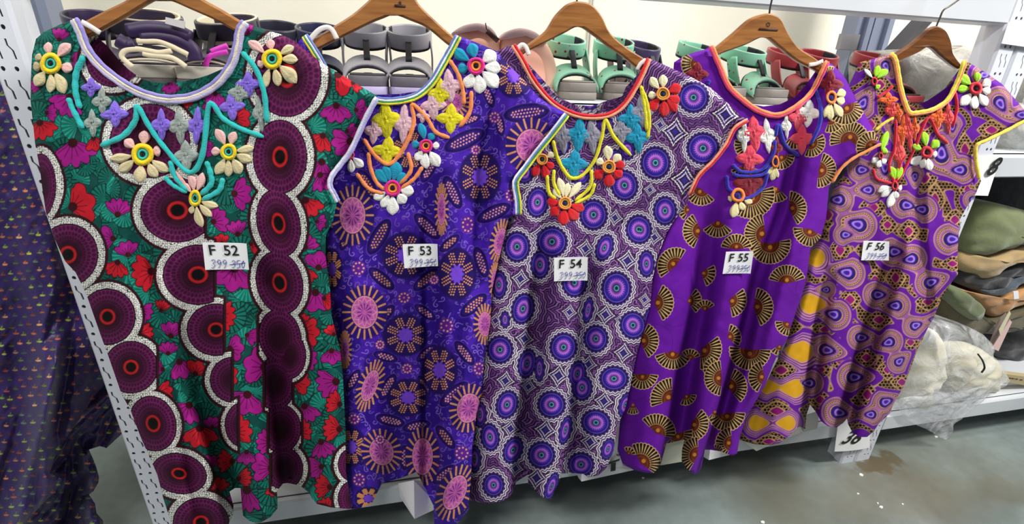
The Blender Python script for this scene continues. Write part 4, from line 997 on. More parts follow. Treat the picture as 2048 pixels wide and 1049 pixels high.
puff(P("1800,742 1822,700 1850,662 1880,645 1925,652 1962,668 1975,700 1998,730 2002,756 1975,776 1940,786 1905,792 1860,800 1815,806 1796,806 1790,790"), .03, .16, .06, M_BAG, bag, 'film', .007, 21, freq=20)
puff(P("1800,800 1860,792 1930,782 1985,768 1996,762 1975,792 1935,826 1903,852 1892,880 1858,862 1812,838"), -.012, .003, .012, M_BAG, bag, 'bag_corner', .002, 22)
cap = empty('cloth_cap', at_y(1900., 760., .08)); tag(cap, 'cream cap with a curved black stitched line inside the clear bag', 'cap'); bpy.context.view_layer.update()
MC = mat('cream_cotton', '#ddd6bc', .8, bump=(26, .5, .006)); fix_normals(puff(P("1905,700 1930,690 1965,700 1990,728 1992,760 1965,785 1925,796 1900,770 1892,730"), .06, .12, .05, MC, cap, 'crown', .004, 24))
sp = catmull(P("1956,709 1965,722 1969,736 1963,746"), 6); Ws = at_y(sp[:, 0], sp[:, 1], -.035); V, F = tube_vf(Ws, .0024, 6); mesh_obj('black_stitching', V, F, mat('stitch_black', '#101014', .6), cap)
folded(P("1805,790 1825,730 1850,690 1862,662 1876,672 1880,720 1868,762 1840,790 1835,818 1822,826 1805,815"), .045, .12, .045, '#e2dcc4', 'cream_scarf', 'cream folded cloth at the left end of the clear bag', 'clothing', None, seed=31, wr=.005)
q = at_y(np.array([2004., 2075, 2075, 2004]), np.array([748., 757, 776, 763]), .02)
tp = empty('printed_tape', q.mean(0)); tag(tp, 'tan printed tape lying on the bottom shelf beside the clear bag', 'tape'); bpy.context.view_layer.update()
mesh_obj('band', np.vstack([q, q+[0, .02, .002]]), [(0, 1, 2, 3), (7, 6, 5, 4), (0, 4, 5, 1), (1, 5, 6, 2), (2, 6, 7, 3), (3, 7, 4, 0)], mat('tape_tan', '#b0a078', .5), tp, smooth=False)
pr = [tube_vf(at_y(np.array([a, a+5.]), np.array([755+(a-2008)*.15, 756+(a-2008)*.15]), .0185), .0016, 6, flat=.3) for a in (2008., 2018, 2024, 2031, 2040)]
V, F = join_vf(pr); mesh_obj('tape_print', V, F, mat('tape_ink', '#3a3020', .6), tp)
# grey wrapped goods on the middle shelf of the next bay, and teal grey ones past the post
M_GB = clear_mat('grey_plastic', '#c4c2bc', .6, .22)
for poly, Y, R, lab, col in ((P("1788,112 1850,108 1895,112 1925,100 1960,88 1990,92 2040,98 2060,150 2030,270 1960,280 1900,280 1850,280 1800,280"), .22, .05, 'grey garments in clear wrap behind the teardrop dress hanger', '#9a958c'),
                        (P("2020,232 2050,215 2110,215 2110,300 2050,312 2020,306 2012,262"), .06, .05, 'pale grey wrapped goods on the middle shelf past the post', '#a8b0b2')):
    g = empty('wrapped_garment', at_y(float(poly[:, 0].mean()), float(poly[:, 1].max()), Y)); tag(g, lab, 'wrapped garment', 'wrapped garments on the middle shelf'); bpy.context.view_layer.update()
    fix_normals(puff(poly*[.94, .94] + [poly[:, 0].mean()*.06, poly[:, 1].mean()*.06], Y+.02, .1, R*.6, mat('wrapped_cloth', col, .8), g, 'garment', .006, 41)); puff(poly, Y, .14, R, M_GB, g, 'wrap', .009, 42, freq=18)
folded(P("2004,824 2040,812 2110,800 2110,880 2050,868 2030,856"), .12, .2, .03, '#17121a', 'black_sack', 'black sack on the floor under the next bay', 'bag', None, seed=51)

# ---------------------------------------------------------------- signs and cards on the rack
def card(quad, Y, label, cat='sign', name='paper_sign', thick=.0006, Ys=None, col='#eeeeee', bow=0.0):
    quad = np.asarray(quad, float); Yv = np.array(Ys if Ys is not None else [Y]*4, float); W = np.array([at_y(float(a), float(b), float(y)) for (a, b), y in zip(quad, Yv)])
    root = empty(name, W.mean(0)); tag(root, label, cat); bpy.context.view_layer.update(); A = []; N = 7
    U = W[1]-W[0]; D_ = W[0]-W[3]; n = np.cross(U, D_); n /= np.linalg.norm(n); n = n if n[1] < 0 else -n
    for j in range(N):
        for i in range(N):
            s, t = i/(N-1), j/(N-1); A.append((W[0]*(1-s)+W[1]*s)*(1-t) + (W[3]*(1-s)+W[2]*s)*t + n*bow*math.sin(math.pi*s))
    A = np.array(A); B = A - n*thick; F = []
    for j in range(N-1):
        for i in range(N-1): a = j*N+i; F += [(a, a+1, a+N+1, a+N), (a+N*N, a+N*N+N, a+N*N+N+1, a+N*N+1)]
    mesh_obj('paper', np.vstack([A, B]), F, mat('paper', col, .55), root)
    ux = U/np.linalg.norm(U); uy = np.cross(n, ux); uy = uy if uy[2] > 0 else -uy
    return root, W, n, ux, uy
MI_ = mat('marker_black', '#141416', .6)
r_, W, n, ux, uy = card([(1678, 832), (1742, 834), (1739, 896), (1669, 904)], -.012, 'white paper sign with black italic 36 on the foot of the middle post', bow=.004)
o_ = W[3] + n*.005 + ux*-.004 + uy*.036
T_SIGNS = [('36', o_, ux, uy, .07, r_)]
r_, W, n, ux, uy = card([(1952, 312), (2003, 309), (1976, 392), (1944, 391)], -.008, 'white paper sign with black numeral on the middle post beside the sleeve')
T_SIGNS.append(('8', W[3] + n*.004 + ux*.012 + uy*.052, ux, uy, .06, r_))
card([(2017, 44), (2110, 54), (2100, 101), (2003, 87)], -.008, 'blank white paper sheet at the top of the middle post')
# folded paper tents hanging from the bottom beam
def tent(L_, M_, R_, label, ink=None, col='#e9e6ea'):
    """two panels meeting at a fold; each given as px, py, Y for top and bottom"""
    pts = [at_y(float(a), float(b), float(y)) for a, b, y in L_ + M_ + R_]; root = empty('paper_tent_card', pts[2]); tag(root, label, 'card', 'folded price cards on the bottom beam'); bpy.context.view_layer.update()
    A = np.array(pts); n = np.array([0, .0008, 0]); V = np.vstack([A, A + n])
    F = [(0, 2, 3, 1), (2, 4, 5, 3), (6, 7, 9, 8), (8, 9, 11, 10)]
    mesh_obj('card', V, F, mat('tent_paper', col, .55), root, smooth=False)
    if ink:
        px, py, s, txts = ink; U = A[4]-A[2]; U /= np.linalg.norm(U); Dn = A[2]-A[3]; Dn /= np.linalg.norm(Dn); nn = np.cross(U, Dn); nn = nn/np.linalg.norm(nn); nn = nn if nn[1] < 0 else -nn
        u0 = at_y(float(px), float(py), float(A[2:, 1].mean())); d = (u0 - A[2]) @ nn; u0 = u0 - nn*(d - .005)
        parts = []; rr = random.Random(int(px))
        for k, t in enumerate(txts):
            for i in range(t):
                st = np.array([(rr.uniform(0, .8), rr.uniform(0, 1)) for _ in range(4)]); q_ = catmull(st, 4)
                parts.append(tube_vf(u0 + np.outer((i + q_[:, 0])*s, U) + np.outer((q_[:, 1] - k*1.5)*s, Dn), .0009, 5))
        Vh, Fh = join_vf(parts); mesh_obj('handwriting', Vh, Fh, MI_, root)
    return root
tent([(796, 968, -.004), (800, 995, -.004)], [(828, 962, -.05), (829, 1039, -.06)], [(850, 962, -.005), (880, 1015, -.005)], 'white folded tent card with black handwriting hanging below the indigo dress', (838, 1006, .012, (4, 4)))
tent([(1148, 938, -.002), (1157, 957, -.002)], [(1163, 935, -.03), (1163, 964, -.035)], [(1236, 928, -.002), (1272, 940, -.002)], 'low white folded card on the beam below the medallion dress')
rt = tent([(1200, 880, -.002), (1190, 930, -.002)], [(1230, 878, -.02), (1204, 944, -.022)], [(1256, 872, -.004), (1244, 934, -.004)], 'white card with writing and a black band between medallion and fan dresses', (1230, 903, .011, (4, 3)))
Wb = np.array([at_y(a, b, -.026) for a, b in ((1211., 927.), (1240., 918.), (1239., 922.), (1211., 932.))]); Wc = np.array([at_y(a, b, -.026) for a, b in ((1222., 928.), (1232., 925.), (1231., 942.), (1221., 944.))])
mesh_obj('black_band', np.vstack([Wb, Wc]), [(0, 1, 2, 3), (4, 5, 6, 7)], MI_, rt, smooth=False)
card([(1326, 884), (1372, 874), (1366, 924), (1318, 932)], -.006, 'cream striped price strip on the beam between the fan dress folds', 'card', 'price_strip', col='#c8c8b4')
tent([(1404, 898, -.003), (1406, 914, -.003)], [(1420, 900, -.03), (1418, 921, -.032)], [(1452, 900, -.003), (1470, 908, -.003)], 'small white folded card below the fan dress hem')
tent([(1488, 882, -.003), (1496, 892, -.003)], [(1514, 884, -.02), (1513, 903, -.022)], [(1596, 846, -.003), (1606, 864, -.003)], 'long white folded card below the yellow teardrop panel', col='#e6e4da')
card([(1608, 832), (1640, 822), (1634, 858), (1606, 864)], -.006, 'grey printed label on the beam inside the teardrop dress fold', 'card', 'price_strip', col='#a8a6a4')

# scraps on the floor
M_SC = mat('scrap_white', '#e8e6dc', .6); rr = random.Random(2)
for i, (x, y, s) in enumerate(((1286, 957, .006), (1722, 951, .010), (1716, 989, .006), (1762, 1016, .009), (1755, 1008, .005), (1872, 875, .010), (1525, 1046, .009), (1868, 866, .004), (1805, 1010, .005))):
    c = at_z(float(x), float(y), 0.0); n = 9; s *= .6; V = [(c[0] + s*(1 + .3*rr.uniform(-1, 1))*math.cos(k/n*6.283), c[1] + s*.7*(1 + .3*rr.uniform(-1, 1))*math.sin(k/n*6.283), z) for z in (.0, .0025) for k in range(n)]
    o = mesh_obj('paper_scrap', np.array(V), [tuple(range(n))[::-1], tuple(range(n, 2*n))] + [(k, (k+1) % n, (k+1) % n + n, k+n) for k in range(n)], M_SC, smooth=False)
    tag(o, 'tiny white scrap lying on the concrete floor', 'scrap', 'white scraps on the floor')

# ---------------------------------------------------------------- shimmering purple dress at the left
def pattern_shimmer():
    c = Canvas(-160, 120, 260, 1120, 1.6, S('#34205e')); rr = random.Random(9); full = (slice(None), slice(None))
    YY, XX = np.mgrid[0:c.H, 0:c.W].astype(np.float32); XX = XX/c.ss + c.x0; YY = YY/c.ss + c.y0
    c.put(full, vnoise(XX, YY, 5, 4)*.3, S('#412c7c')); c.put(full, sstep(vnoise(XX, YY, 60, 6), .4, .8)*.5, S('#2c1a58'))
    cols = ['#b8c23a', '#d6824a', '#c4642e', '#8fae3c', '#e0a468', '#5a7a5c', '#a8583e']
    for j, y in enumerate(np.arange(130, 1110, 18)):
        for x in np.arange(-160, 262, 19):
            X, Y = x + (j % 2)*11 + rr.uniform(-3, 3), y + rr.uniform(-3, 3) - x*.1; k = S(rr.choice(cols)) * rr.choice((.4, .7, 1.1, 1.7))
            s = rr.uniform(3, 4.4); a = rr.uniform(-.2, .2)
            c.stroke([(X-s, Y+s*.8), (X, Y+s), (X+s, Y+s*.8)], 2.6, k); c.stroke([(X-s*.5, Y), (X, Y+s*.5)], 1.1, k*.6); c.stroke([(X+a, Y-s*.9), (X, Y+s*.6)], 1.1, k*.6)
    return c
FS = [(60, 200, 100, 700, 30, 40, .008, .02), (175, 420, 20, 960, 16, 20, -.004, -.022), (95, 700, 20, 1049, 24, 30, .02, .03), (0, 250, -40, 1000, 40, 50, .004, .012), (190, 500, 150, 880, 16, 20, .006, .016), (110, 620, 60, 1049, 20, 26, .01, .02)]
SL = Sheet(0.085, 0.0, 0.0, FS, wr=.004, seed=33); CS = pattern_shimmer(); MS_ = cloth_mat('shimmer_fabric', .42, .1, .5, .4)
dl = empty('shimmer_dress', SL.plane(60., 500.)); tag(dl, 'purple shimmering dress with gold and green flecks hanging beyond the perforated post', 'dress'); bpy.context.view_layer.update()
cloth_mesh('skirt', SL, P("-120,150 -20,150 30,170 70,240 120,400 170,560 210,680 222,740 205,775 187,795 165,830 140,867 122,895 108,920 100,947 125,960 110,985 80,1015 43,1052 30,1100 -140,1110"), CS, MS_, dl, step=.0018)
SR = Sheet(0.125, 0.0, 0.0, [(215, 790, 120, 900, 12, 14, .01, .014), (180, 905, 190, 1000, 14, 16, .016, .02), (150, 890, 140, 1049, 10, 14, -.01, -.016), (230, 830, 200, 890, 9, 9, -.008, -.01)], wr=.009, seed=37)
cloth_mesh('ruffle', SR, P("150,640 240,700 262,760 262,850 240,872 213,897 200,893 178,900 186,918 192,933 198,955 197,966 187,983 178,990 190,1008 193,1027 206,1042 210,1100 20,1110 60,1000 90,940 110,880"), CS, MS_, dl, step=.0018, curl=.02)
# ---------------------------------------------------------------- the five dresses
WOODG = 'wooden hangers on the top beam'
def wood_mat():
    m = mat('hanger_wood', '#a66e38', 0.36, noise=(9, '#7c4a20', 0.35, 0.72, (1.2, 1, 14)), bump=(40, 0.12, 0.001, (1, 1, 9)), spec=0.5)
    return m
def wood_dark():
    return mat('hanger_wood_dark', '#74441e', 0.3, noise=(9, '#45260e', 0.35, 0.72, (1.2, 1, 14)), bump=(40, 0.12, 0.001, (1, 1, 9)))
MW, MWD = wood_mat(), wood_dark()
M_STEEL = mat('hook_steel', '#5a534c', 0.32, metal=0.9)
M_LOOP = mat('loop_satin', '#e4dcd8', 0.35, sheen=0.3)
M_MARK = mat('burnt_mark', '#3c1f10', 0.6)
M_CLOTH = cloth_mat('printed_cotton'); M_IN = cloth_mat('printed_cotton_back', 0.7)
M_INK = mat('black_ink', '#17171a', 0.6); M_BLUE = mat('blue_pen_ink', '#2b2f9a', 0.5)
M_CARD = mat('white_card', '#eeedf0', 0.45)

class Dress: pass
def build_dress(name_label, canvas, sheet, front, neck_back, back, ctr):
    d = Dress(); d.s = sheet
    c = sheet.plane(*np.array(ctr, float)); d.root = empty('printed_dress', (c[0], c[1], c[2]))
    tag(d.root, name_label, 'dress', 'printed dresses hanging from the rack')
    bpy.context.view_layer.update()
    cloth_mesh('front_panel', sheet, front, canvas, M_CLOTH, d.root, step=d_step(sheet, ctr))
    cloth_mesh('back_panel', sheet, back, canvas, M_IN, d.root, step=0.0024, off=0.036, curl=-0.012, amp=0.4)
    return d
def d_step(sheet, ctr):
    p = sheet.plane(*np.array(ctr, float)); return 0.00105 * np.linalg.norm(p - CAM)
def trims(d, pts, cols, w_px, rad, name, off=0.0, h=0.003):
    n = len(cols)
    for i, c in enumerate(cols):
        cord(d.s, pts, rad, c, d.root, name, shift=(i - (n-1)/2) * w_px, h=h, off=off, n=6)

def hanger(sheet, upper, lower, apex, hook, label, off=0.016, dark=False, mark=None, loops=(), over=True):
    poly = np.vstack([upper, lower]); c = sheet.plane(*np.array(apex, float), off)
    root = empty('wooden_hanger', c); tag(root, label, 'hanger', WOODG); bpy.context.view_layer.update()
    up = catmull(upper, 5); lo = catmull(lower, 4); poly = np.vstack([up, lo])
    W = sheet.plane(poly[:, 0], poly[:, 1], off); th = np.array([0, 0.012, 0])
    # rounded edges: an inset face raised a little on each side
    cen = W.mean(0); n = len(W)
    T = np.roll(W, -1, 0) - np.roll(W, 1, 0); Nn = np.stack([-T[:, 2], 0*T[:, 0], T[:, 0]], 1); Nn /= np.linalg.norm(Nn, axis=1)[:, None] + 1e-9
    sgn = 1 if np.sum(Nn * (W - cen)) > 0 else -1
    ins = W - sgn * Nn * 0.0028
    L = [ins, W + th*0.25, W + th*0.75, ins + th]; V = np.vstack(L)
    tri = mg.tessellate_polygon([[Vector((float(p[0]), float(p[1]), 0)) for p in poly]])
    F = [tuple(t) for t in tri] + [tuple(i + 3*n for i in t[::-1]) for t in tri]
    for k in range(3): F += [(k*n+i, (k+1)*n+i, (k+1)*n+(i+1) % n, k*n+(i+1) % n) for i in range(n)]
    o = mesh_obj('hanger_body', V, F, MWD if dark else MW, root, smooth=False); fix_normals(o)
    # steel hook: up from the body, then over the beam
    hp = [sheet.plane(*np.array(p, float), off) + np.array([0, 0.006, 0]) for p in hook]
    last = hp[-1].copy(); topz = 1.345
    if over:
        x, y, z = last
        hp += [np.array([x + 0.004, y + 0.004, max(z + 0.01, topz - 0.015)]), np.array([x+0.005, -0.002, topz + 0.016]), np.array([x + 0.005, 0.03, topz + 0.03]), np.array([x + 0.005, 0.062, topz + 0.012]), np.array([x + 0.005, 0.062, topz - 0.025])]
    V, F = tube_vf(catmull(np.array(hp), 8), 0.0016, 8); mesh_obj('hook', V, F, M_STEEL, root)
    if mark is not None:
        (mx, my), w_ = mark
        parts = []
        for (a, b, r) in (((mx - w_, my), (mx + w_, my + w_*0.12), 0.0018),):
            q = np.array([a, b]); Wp = sheet.plane(q[:, 0], q[:, 1], off - 0.0009); parts.append(tube_vf(Wp, r, 6, flat=0.15))
        th_ = np.linspace(0, 2*math.pi, 13); q = np.stack([mx + w_*0.16*np.cos(th_), my - w_*0.5 + w_*0.2*np.sin(th_)], 1)
        parts.append(tube_vf(sheet.plane(q[:, 0], q[:, 1], off - 0.0009), 0.0008, 6, flat=0.3))
        V, F = join_vf(parts); mesh_obj('branded_mark', V, F, M_MARK, root)
    for lp in loops:   # satin hanging loop slipped over the arm
        q = catmull(np.array(lp, float), 6); Wl = sheet.plane(q[:, 0], q[:, 1], off - 0.004)
        V, F = tube_vf(Wl, 0.0038, 8, flat=0.3); mesh_obj('hanger_strap', V, F, M_LOOP, root)
    return root

def text_obj(body, origin, ux, uy, size, mat_, parent, name='printed_text', shear=0.0, width=1.0, bold=0.0):
    cu = bpy.data.curves.new(name, 'FONT'); cu.body = body; cu.size = size; cu.shear = shear; cu.extrude = 0.0002; cu.offset = bold
    cu.materials.append(mat_)
    o = bpy.data.objects.new(name, cu); scene.collection.objects.link(o)
    dg = bpy.context.evaluated_depsgraph_get(); me = bpy.data.meshes.new_from_object(o.evaluated_get(dg)); bpy.data.objects.remove(o)
    o = link(bpy.data.objects.new(name, me), parent)
    n = np.cross(ux, uy); m = np.eye(4); m[:3, 0] = ux * width; m[:3, 1] = uy; m[:3, 2] = n; m[:3, 3] = np.array(origin) - root_loc(parent)
    o.matrix_local = Matrix(m.tolist()); return o
GL = {'3': [[(0, .9), (.35, 1), (.6, .8), (.3, .55), (.6, .35), (.3, 0), (0, .1)]], '9': [[(.6, .8), (.3, 1), (.05, .75), (.3, .5), (.6, .75), (.5, .3), (.3, 0)]],
      '5': [[(.6, 1), (.1, 1), (.08, .6), (.5, .55), (.5, .1), (0, 0)]], '0': [[(.3, 1), (.02, .5), (.3, 0), (.6, .5), (.3, 1)]], '8': [[(.5, .9), (.1, .8), (.5, .3), (.2, 0), (.05, .3), (.5, .75), (.5, .9)]]}
def scribble(txt, org, ux, uy, h, mat_, parent, name='handwriting', rad=0.0004, gap=0.56, slant=0.35, strike=None):
    parts = []; x = 0
    for ch in txt:
        for st in GL.get(ch, []):
            q = catmull(np.array(st, float), 4); W = org + np.outer((x + q[:, 0]*0.62 + q[:, 1]*slant*0.5) * h, ux) + np.outer(q[:, 1]*h, uy)
            parts.append(tube_vf(W, rad, 5))
        x += gap * (0.6 if ch in ' .' else 1)
    if strike:
        a, b = strike; W = np.array([org + a*h*ux + 0.45*h*uy, org + b*h*ux + 0.7*h*uy]); parts.append(tube_vf(W, rad, 5))
    V, F = join_vf(parts); return mesh_obj(name, V, F, mat_, parent)
def price_tag(d, quad, num, where):
    q = np.array(quad, float); g = np.stack([np.linspace(q[0], q[1], 6)*(1-t) + np.linspace(q[3], q[2], 6)*t for t in np.linspace(0, 1, 5)]).reshape(-1, 2)
    off = float(d.s.fold(g[:, 0], g[:, 1]).min()) - 0.0035
    W = d.s.lift(d.s.plane(q[:, 0], q[:, 1]), np.full(4, off)); c = W.mean(0)
    root = empty('price_tag', c); tag(root, 'white price card printed F %s with blue pen prices, on %s' % (num, where), 'price tag', 'price cards on the dresses'); bpy.context.view_layer.update()
    U, Vv = W[1] - W[0], W[0] - W[3]; wd, hg = np.linalg.norm(U), np.linalg.norm(Vv); ux = U / wd
    nrm = np.cross(ux, Vv); nrm /= np.linalg.norm(nrm); uy = np.cross(nrm, ux)
    if nrm[1] > 0: nrm = -nrm
    # card with slightly curled corners
    A = []
    N = 9
    for j in range(N):
        for i in range(N):
            s, t = i/(N-1), j/(N-1); p = (W[0]*(1-s) + W[1]*s)*(1-t) + (W[3]*(1-s) + W[2]*s)*t
            A.append(p + nrm * 0.003 * max(0, (abs(s-0.5)*2)**3 - 0.3) * (1 if s > 0.5 else 0.3))
    A = np.array(A); B = A - nrm*0.0006; F = []
    for j in range(N-1):
        for i in range(N-1):
            a = j*N+i; F.append((a, a+1, a+N+1, a+N)); b = a + N*N; F.append((b, b+N, b+N+1, b+1))
    mesh_obj('card', np.vstack([A, B]), F, M_CARD, root)
    f = nrm * 0.0012
    text_obj('F', W[0] + f + ux*wd*0.12 - Vv*0.44, ux, uy, hg*0.52, M_INK, root, bold=0.0002)
    text_obj(num, W[0] + f + ux*wd*0.46 - Vv*0.44, ux, uy, hg*0.52, M_INK, root, bold=0.0002, width=0.95)
    scribble('399', W[0] + f + ux*wd*0.14 - Vv*0.93, ux, uy, hg*0.32, M_BLUE, root)
    scribble('350', W[0] + f + ux*wd*0.61 - Vv*0.91, ux, uy, hg*0.28, M_BLUE, root, strike=(-0.2, 1.7))
    return root

# tilt < 0 turns each dress so its right side hangs in front of the next one
TILT = -0.10
F1 = [(180, 250, 400, 1049, 60, 62, .004, .02), (300, 500, 465, 985, 28, 26, -.004, -.026), (430, 440, 520, 1046, 34, 40, .006, .028), (520, 480, 580, 980, 20, 26, -.004, -.026), (625, 330, 665, 1015, 40, 42, .006, .018),
      (330, 560, 405, 985, 14, 16, .002, .008), (240, 330, 330, 700, 16, 18, -.004, -.008)]
F2 = [(915, 330, 905, 1049, 30, 36, .008, .03), (865, 420, 858, 985, 14, 18, -.004, -.026), (790, 480, 790, 960, 46, 50, -.004, -.026), (722, 560, 722, 1010, 36, 40, .004, .018), (1040, 160, 990, 430, 26, 22, .008, .006), (1000, 150, 960, 420, 14, 14, -.005, -.006)]
F3 = [(1045, 420, 985, 1005, 30, 38, .006, .024), (1082, 500, 1050, 950, 16, 20, -.006, -.026), (1130, 440, 1098, 998, 26, 30, .008, .026), (1178, 560, 1140, 930, 16, 22, -.006, -.022), (1235, 520, 1185, 950, 34, 36, .008, .02), (1158, 640, 1138, 890, 8, 9, .004, .008)]
F4 = [(1350, 440, 1292, 945, 36, 34, .006, .024), (1425, 420, 1350, 880, 18, 20, -.006, -.028), (1482, 450, 1388, 945, 26, 26, .008, .026), (1525, 560, 1425, 890, 14, 14, -.004, -.02), (1580, 480, 1455, 905, 32, 28, .008, .018), (1660, 210, 1600, 480, 24, 24, .008, .01), (1630, 180, 1560, 420, 14, 14, -.005, -.008)]
F5 = [(1700, 420, 1660, 850, 30, 28, .004, .02), (1790, 480, 1692, 835, 18, 18, -.004, -.028), (1850, 480, 1728, 872, 34, 30, .006, .022), (1625, 560, 1550, 888, 26, 30, .006, .018), (1655, 560, 1617, 825, 12, 12, -.004, -.022), (1830, 330, 1845, 560, 12, 14, -.004, -.006)]
S1, S2 = Sheet(-0.100, 0.33, TILT, F1, seed=1), Sheet(-0.092, 0.64, TILT, F2, seed=5)
S3, S4, S5 = Sheet(-0.088, 0.90, TILT, F3, seed=9), Sheet(-0.084, 1.22, TILT, F4, seed=14), Sheet(-0.080, 1.60, TILT, F5, seed=21)

O1 = P("148,38 118,50 88,64 72,78 64,110 62,150 61,200 70,286 80,340 85,381 92,426 110,480 130,523 152,546 173,590 202,673 215,708 243,789 261,821 282,877 315,951 326,996 340,1040 352,1072 430,1070 456,1052 466,1030 467,1012 459,984 470,977 481,977 484,1012 486,1032 499,1043 511,1047 522,1046 541,1035 555,1018 555,1000 554,983 566,968 575,967 600,972 618,986 625,999 634,1009 662,1016 698,1019 704,1018 692,947 691,861 686,758 680,700 663,632 660,580 651,512 652,470 666,443 674,405 668,390 660,371 665,350 703,299 730,240 756,193 720,172 662,137 642,124 611,100 590,82 563,69 525,58 491,44")
N1 = P("148,38 161,65 175,100 206,137 254,172 299,192 343,199 391,192 432,168 460,134 474,96 480,62 491,44")
B1 = P("150,44 100,62 75,80 70,150 75,286 95,381 140,523 215,673 270,789 320,900 350,955 690,960 680,758 655,600 655,470 662,400 660,350 725,240 740,200 660,142 600,92 491,50 470,105 447,137 417,150 398,156 360,164 312,166 283,158 257,139 236,118 215,92 185,66")
C1 = pattern_teal()
D1 = build_dress('dress in teal with maroon eyes, magenta and red hibiscus, lavender neck cord', C1, S1, np.vstack([O1, N1[::-1][1:-1]]), None, B1, (400, 500))
trims(D1, N1, ['#9288cc', '#e2d8c0', '#b9b0d4'], 5.2, 0.0030, 'neckline_cord')
trims(D1, P("754,195 730,240 703,299 682,328 664,352 660,371 668,388 676,404"), ['#a9a6d8', '#d6d2e4'], 4.6, 0.0026, 'sleeve_cord')
CR, PK, TU, VI, GY, YE = '#d6c79c', '#eab9b4', '#2bb6b4', '#8468d6', '#98a29c', '#f2cf1a'
random.seed(4)
RG = lambda r: [(r, YE), (r*0.52, '#2fb8a8'), (r*0.25, '#0c0d12')]
flower(S1, (101, 127), RG(22), [(96, 84, 15, PK), (142, 88, 20, PK), (146, 139, 18, PK), (129, 188, 21, CR), (100, 186, 17, CR), (70, 172, 20, CR), (66, 136, 16, '#b8a884'), (70, 112, 13, '#b8a884')], D1.root)
flower(S1, (544, 118), RG(21), [(496, 82, 16, PK), (541, 78, 15, PK), (515, 131, 14, PK), (588, 93, 15, CR), (596, 120, 17, CR), (593, 167, 22, CR), (557, 173, 16, CR), (531, 176, 14, CR)], D1.root)
flower(S1, (285, 309), RG(23), [(289, 261, 20, PK), (248, 280, 17, PK), (322, 300, 18, PK), (220, 317, 16, CR), (237, 343, 18, CR), (279, 366, 22, CR), (315, 355, 18, CR), (340, 343, 17, CR)], D1.root)
flower(S1, (457, 304), RG(17), [(431, 258, 16, PK), (471, 263, 16, PK), (422, 303, 15, PK), (508, 296, 15, CR), (504, 322, 17, CR), (481, 349, 19, CR), (457, 354, 16, CR), (431, 349, 18, CR)], D1.root)
flower(S1, (390, 397), RG(14.5), [(380, 350, 14, PK), (406, 345, 15, PK), (366, 366, 11, PK), (350, 340, 7, PK), (405, 455, 15, CR), (424, 434, 13, CR), (437, 413, 13, CR), (382, 428, 11, CR)], D1.root, 0.88, 1.2)
for x, y, sx, sy, c in [(182, 175, 20, 19, VI), (204, 203, 19, 26, GY), (230, 229, 26, 25, VI), (185, 246, 18, 26, GY), (323, 250, 20, 30, VI), (359, 252, 22, 34, GY), (372, 312, 26, 30, GY), (394, 252, 20, 34, VI),
                        (463, 213, 24, 26, VI), (478, 187, 22, 26, GY), (497, 168, 25, 24, VI), (520, 226, 15, 34, GY)]:
    star(S1, x, y, sx, sy, c, D1.root)
for v in ["168,112 153,144 151,182 160,217", "137,196 148,223 166,257", "202,292 247,271 271,240 275,213 299,254 329,295 378,345 405,309 419,209 446,237 480,257 527,274", "484,104 511,137 528,185 534,246",
          "329,354 347,371 374,385", "341,322 351,355 376,382", "419,340 423,366 402,390", "446,357 437,382 405,400", "341,322 346,350", "413,323 424,352"]:
    cord(S1, P(v), 0.0038, TU, D1.root)

O2 = P("609,71 596,84 600,110 630,150 680,190 700,230 680,290 650,340 645,400 640,500 650,600 668,700 675,800 680,900 690,1010 703,1019 720,1017 744,1008 764,967 802,957 833,945 840,957 853,985 867,1012 869,1060 900,1062 918,1045 937,1020 942,957 944,902 953,827 966,786 968,721 971,700 981,649 984,580 995,532 1008,477 1017,436 1036,429 1036,402 1031,367 1036,357 1074,305 1104,268 1134,228 1125,222 1100,210 1075,192 1050,162 1030,142 1012,125 995,103 950,84 917,72")
N2 = P("609,71 638,117 660,155 700,188 756,201 792,202 833,192 864,165 885,130 902,100 917,72")
B2 = P("612,80 600,95 660,190 700,260 680,400 670,600 690,900 700,960 820,930 900,1000 930,1000 950,800 975,600 1000,470 1020,400 1040,350 1110,250 1120,232 1060,190 1010,140 990,112 920,80 905,85 890,125 868,163 838,182 800,188 750,190 705,184 668,160 642,120")
D2 = build_dress('indigo dress with orange dotted medallions and scrolls, yellow and white neck cord', pattern_indigo(), S2, np.vstack([O2, N2[::-1][1:-1]]), None, B2, (830, 500))
for pth in (N2,):
    trims(D2, pth, ['#e6dc3a', '#3f8f5a', '#f0eef2', '#6a80c0'][::-1], 3.4, 0.0021, 'neckline_cord')
trims(D2, P("1134,229 1104,268 1074,305 1050,337 1034,358 1031,372 1036,402 1037,430"), ['#e6dc3a', '#3a8a52', '#6f86cc', '#eae6f2'], 3.2, 0.0019, 'sleeve_cord')
OR_, TE, WH, PI = '#f08c52', '#1292b4', '#f4f2ec', '#dcb2be'
RG2 = lambda r: [(r, '#e21a8a'), (r*0.64, '#f28a3c'), (r*0.3, '#160c10')]
flower(S2, (952, 132), RG2(18), [(943, 86, 20, TE), (908, 97, 19, TE), (916, 141, 19, TE), (992, 105, 24, WH), (1002, 139, 22, WH), (996, 176, 24, WH), (960, 188, 23, WH), (932, 176, 22, WH)], D2.root)
flower(S2, (852, 292), RG2(14), [(840, 246, 14, TE), (868, 267, 14, TE), (824, 287, 14, TE), (879, 291, 13, WH), (878, 334, 18, WH), (853, 338, 17, WH), (831, 321, 16, WH)], D2.root)
flower(S2, (785, 377), RG2(17), [(751, 340, 20, TE), (792, 322, 22, TE), (811, 347, 20, TE), (767, 332, 16, TE), (828, 384, 20, WH), (811, 407, 19, WH), (785, 431, 21, WH), (763, 415, 17, WH), (747, 398, 16, WH)], D2.root)
flower(S2, (700, 310), RG2(9), [(703, 346, 14, WH), (727, 334, 16, WH)], D2.root)
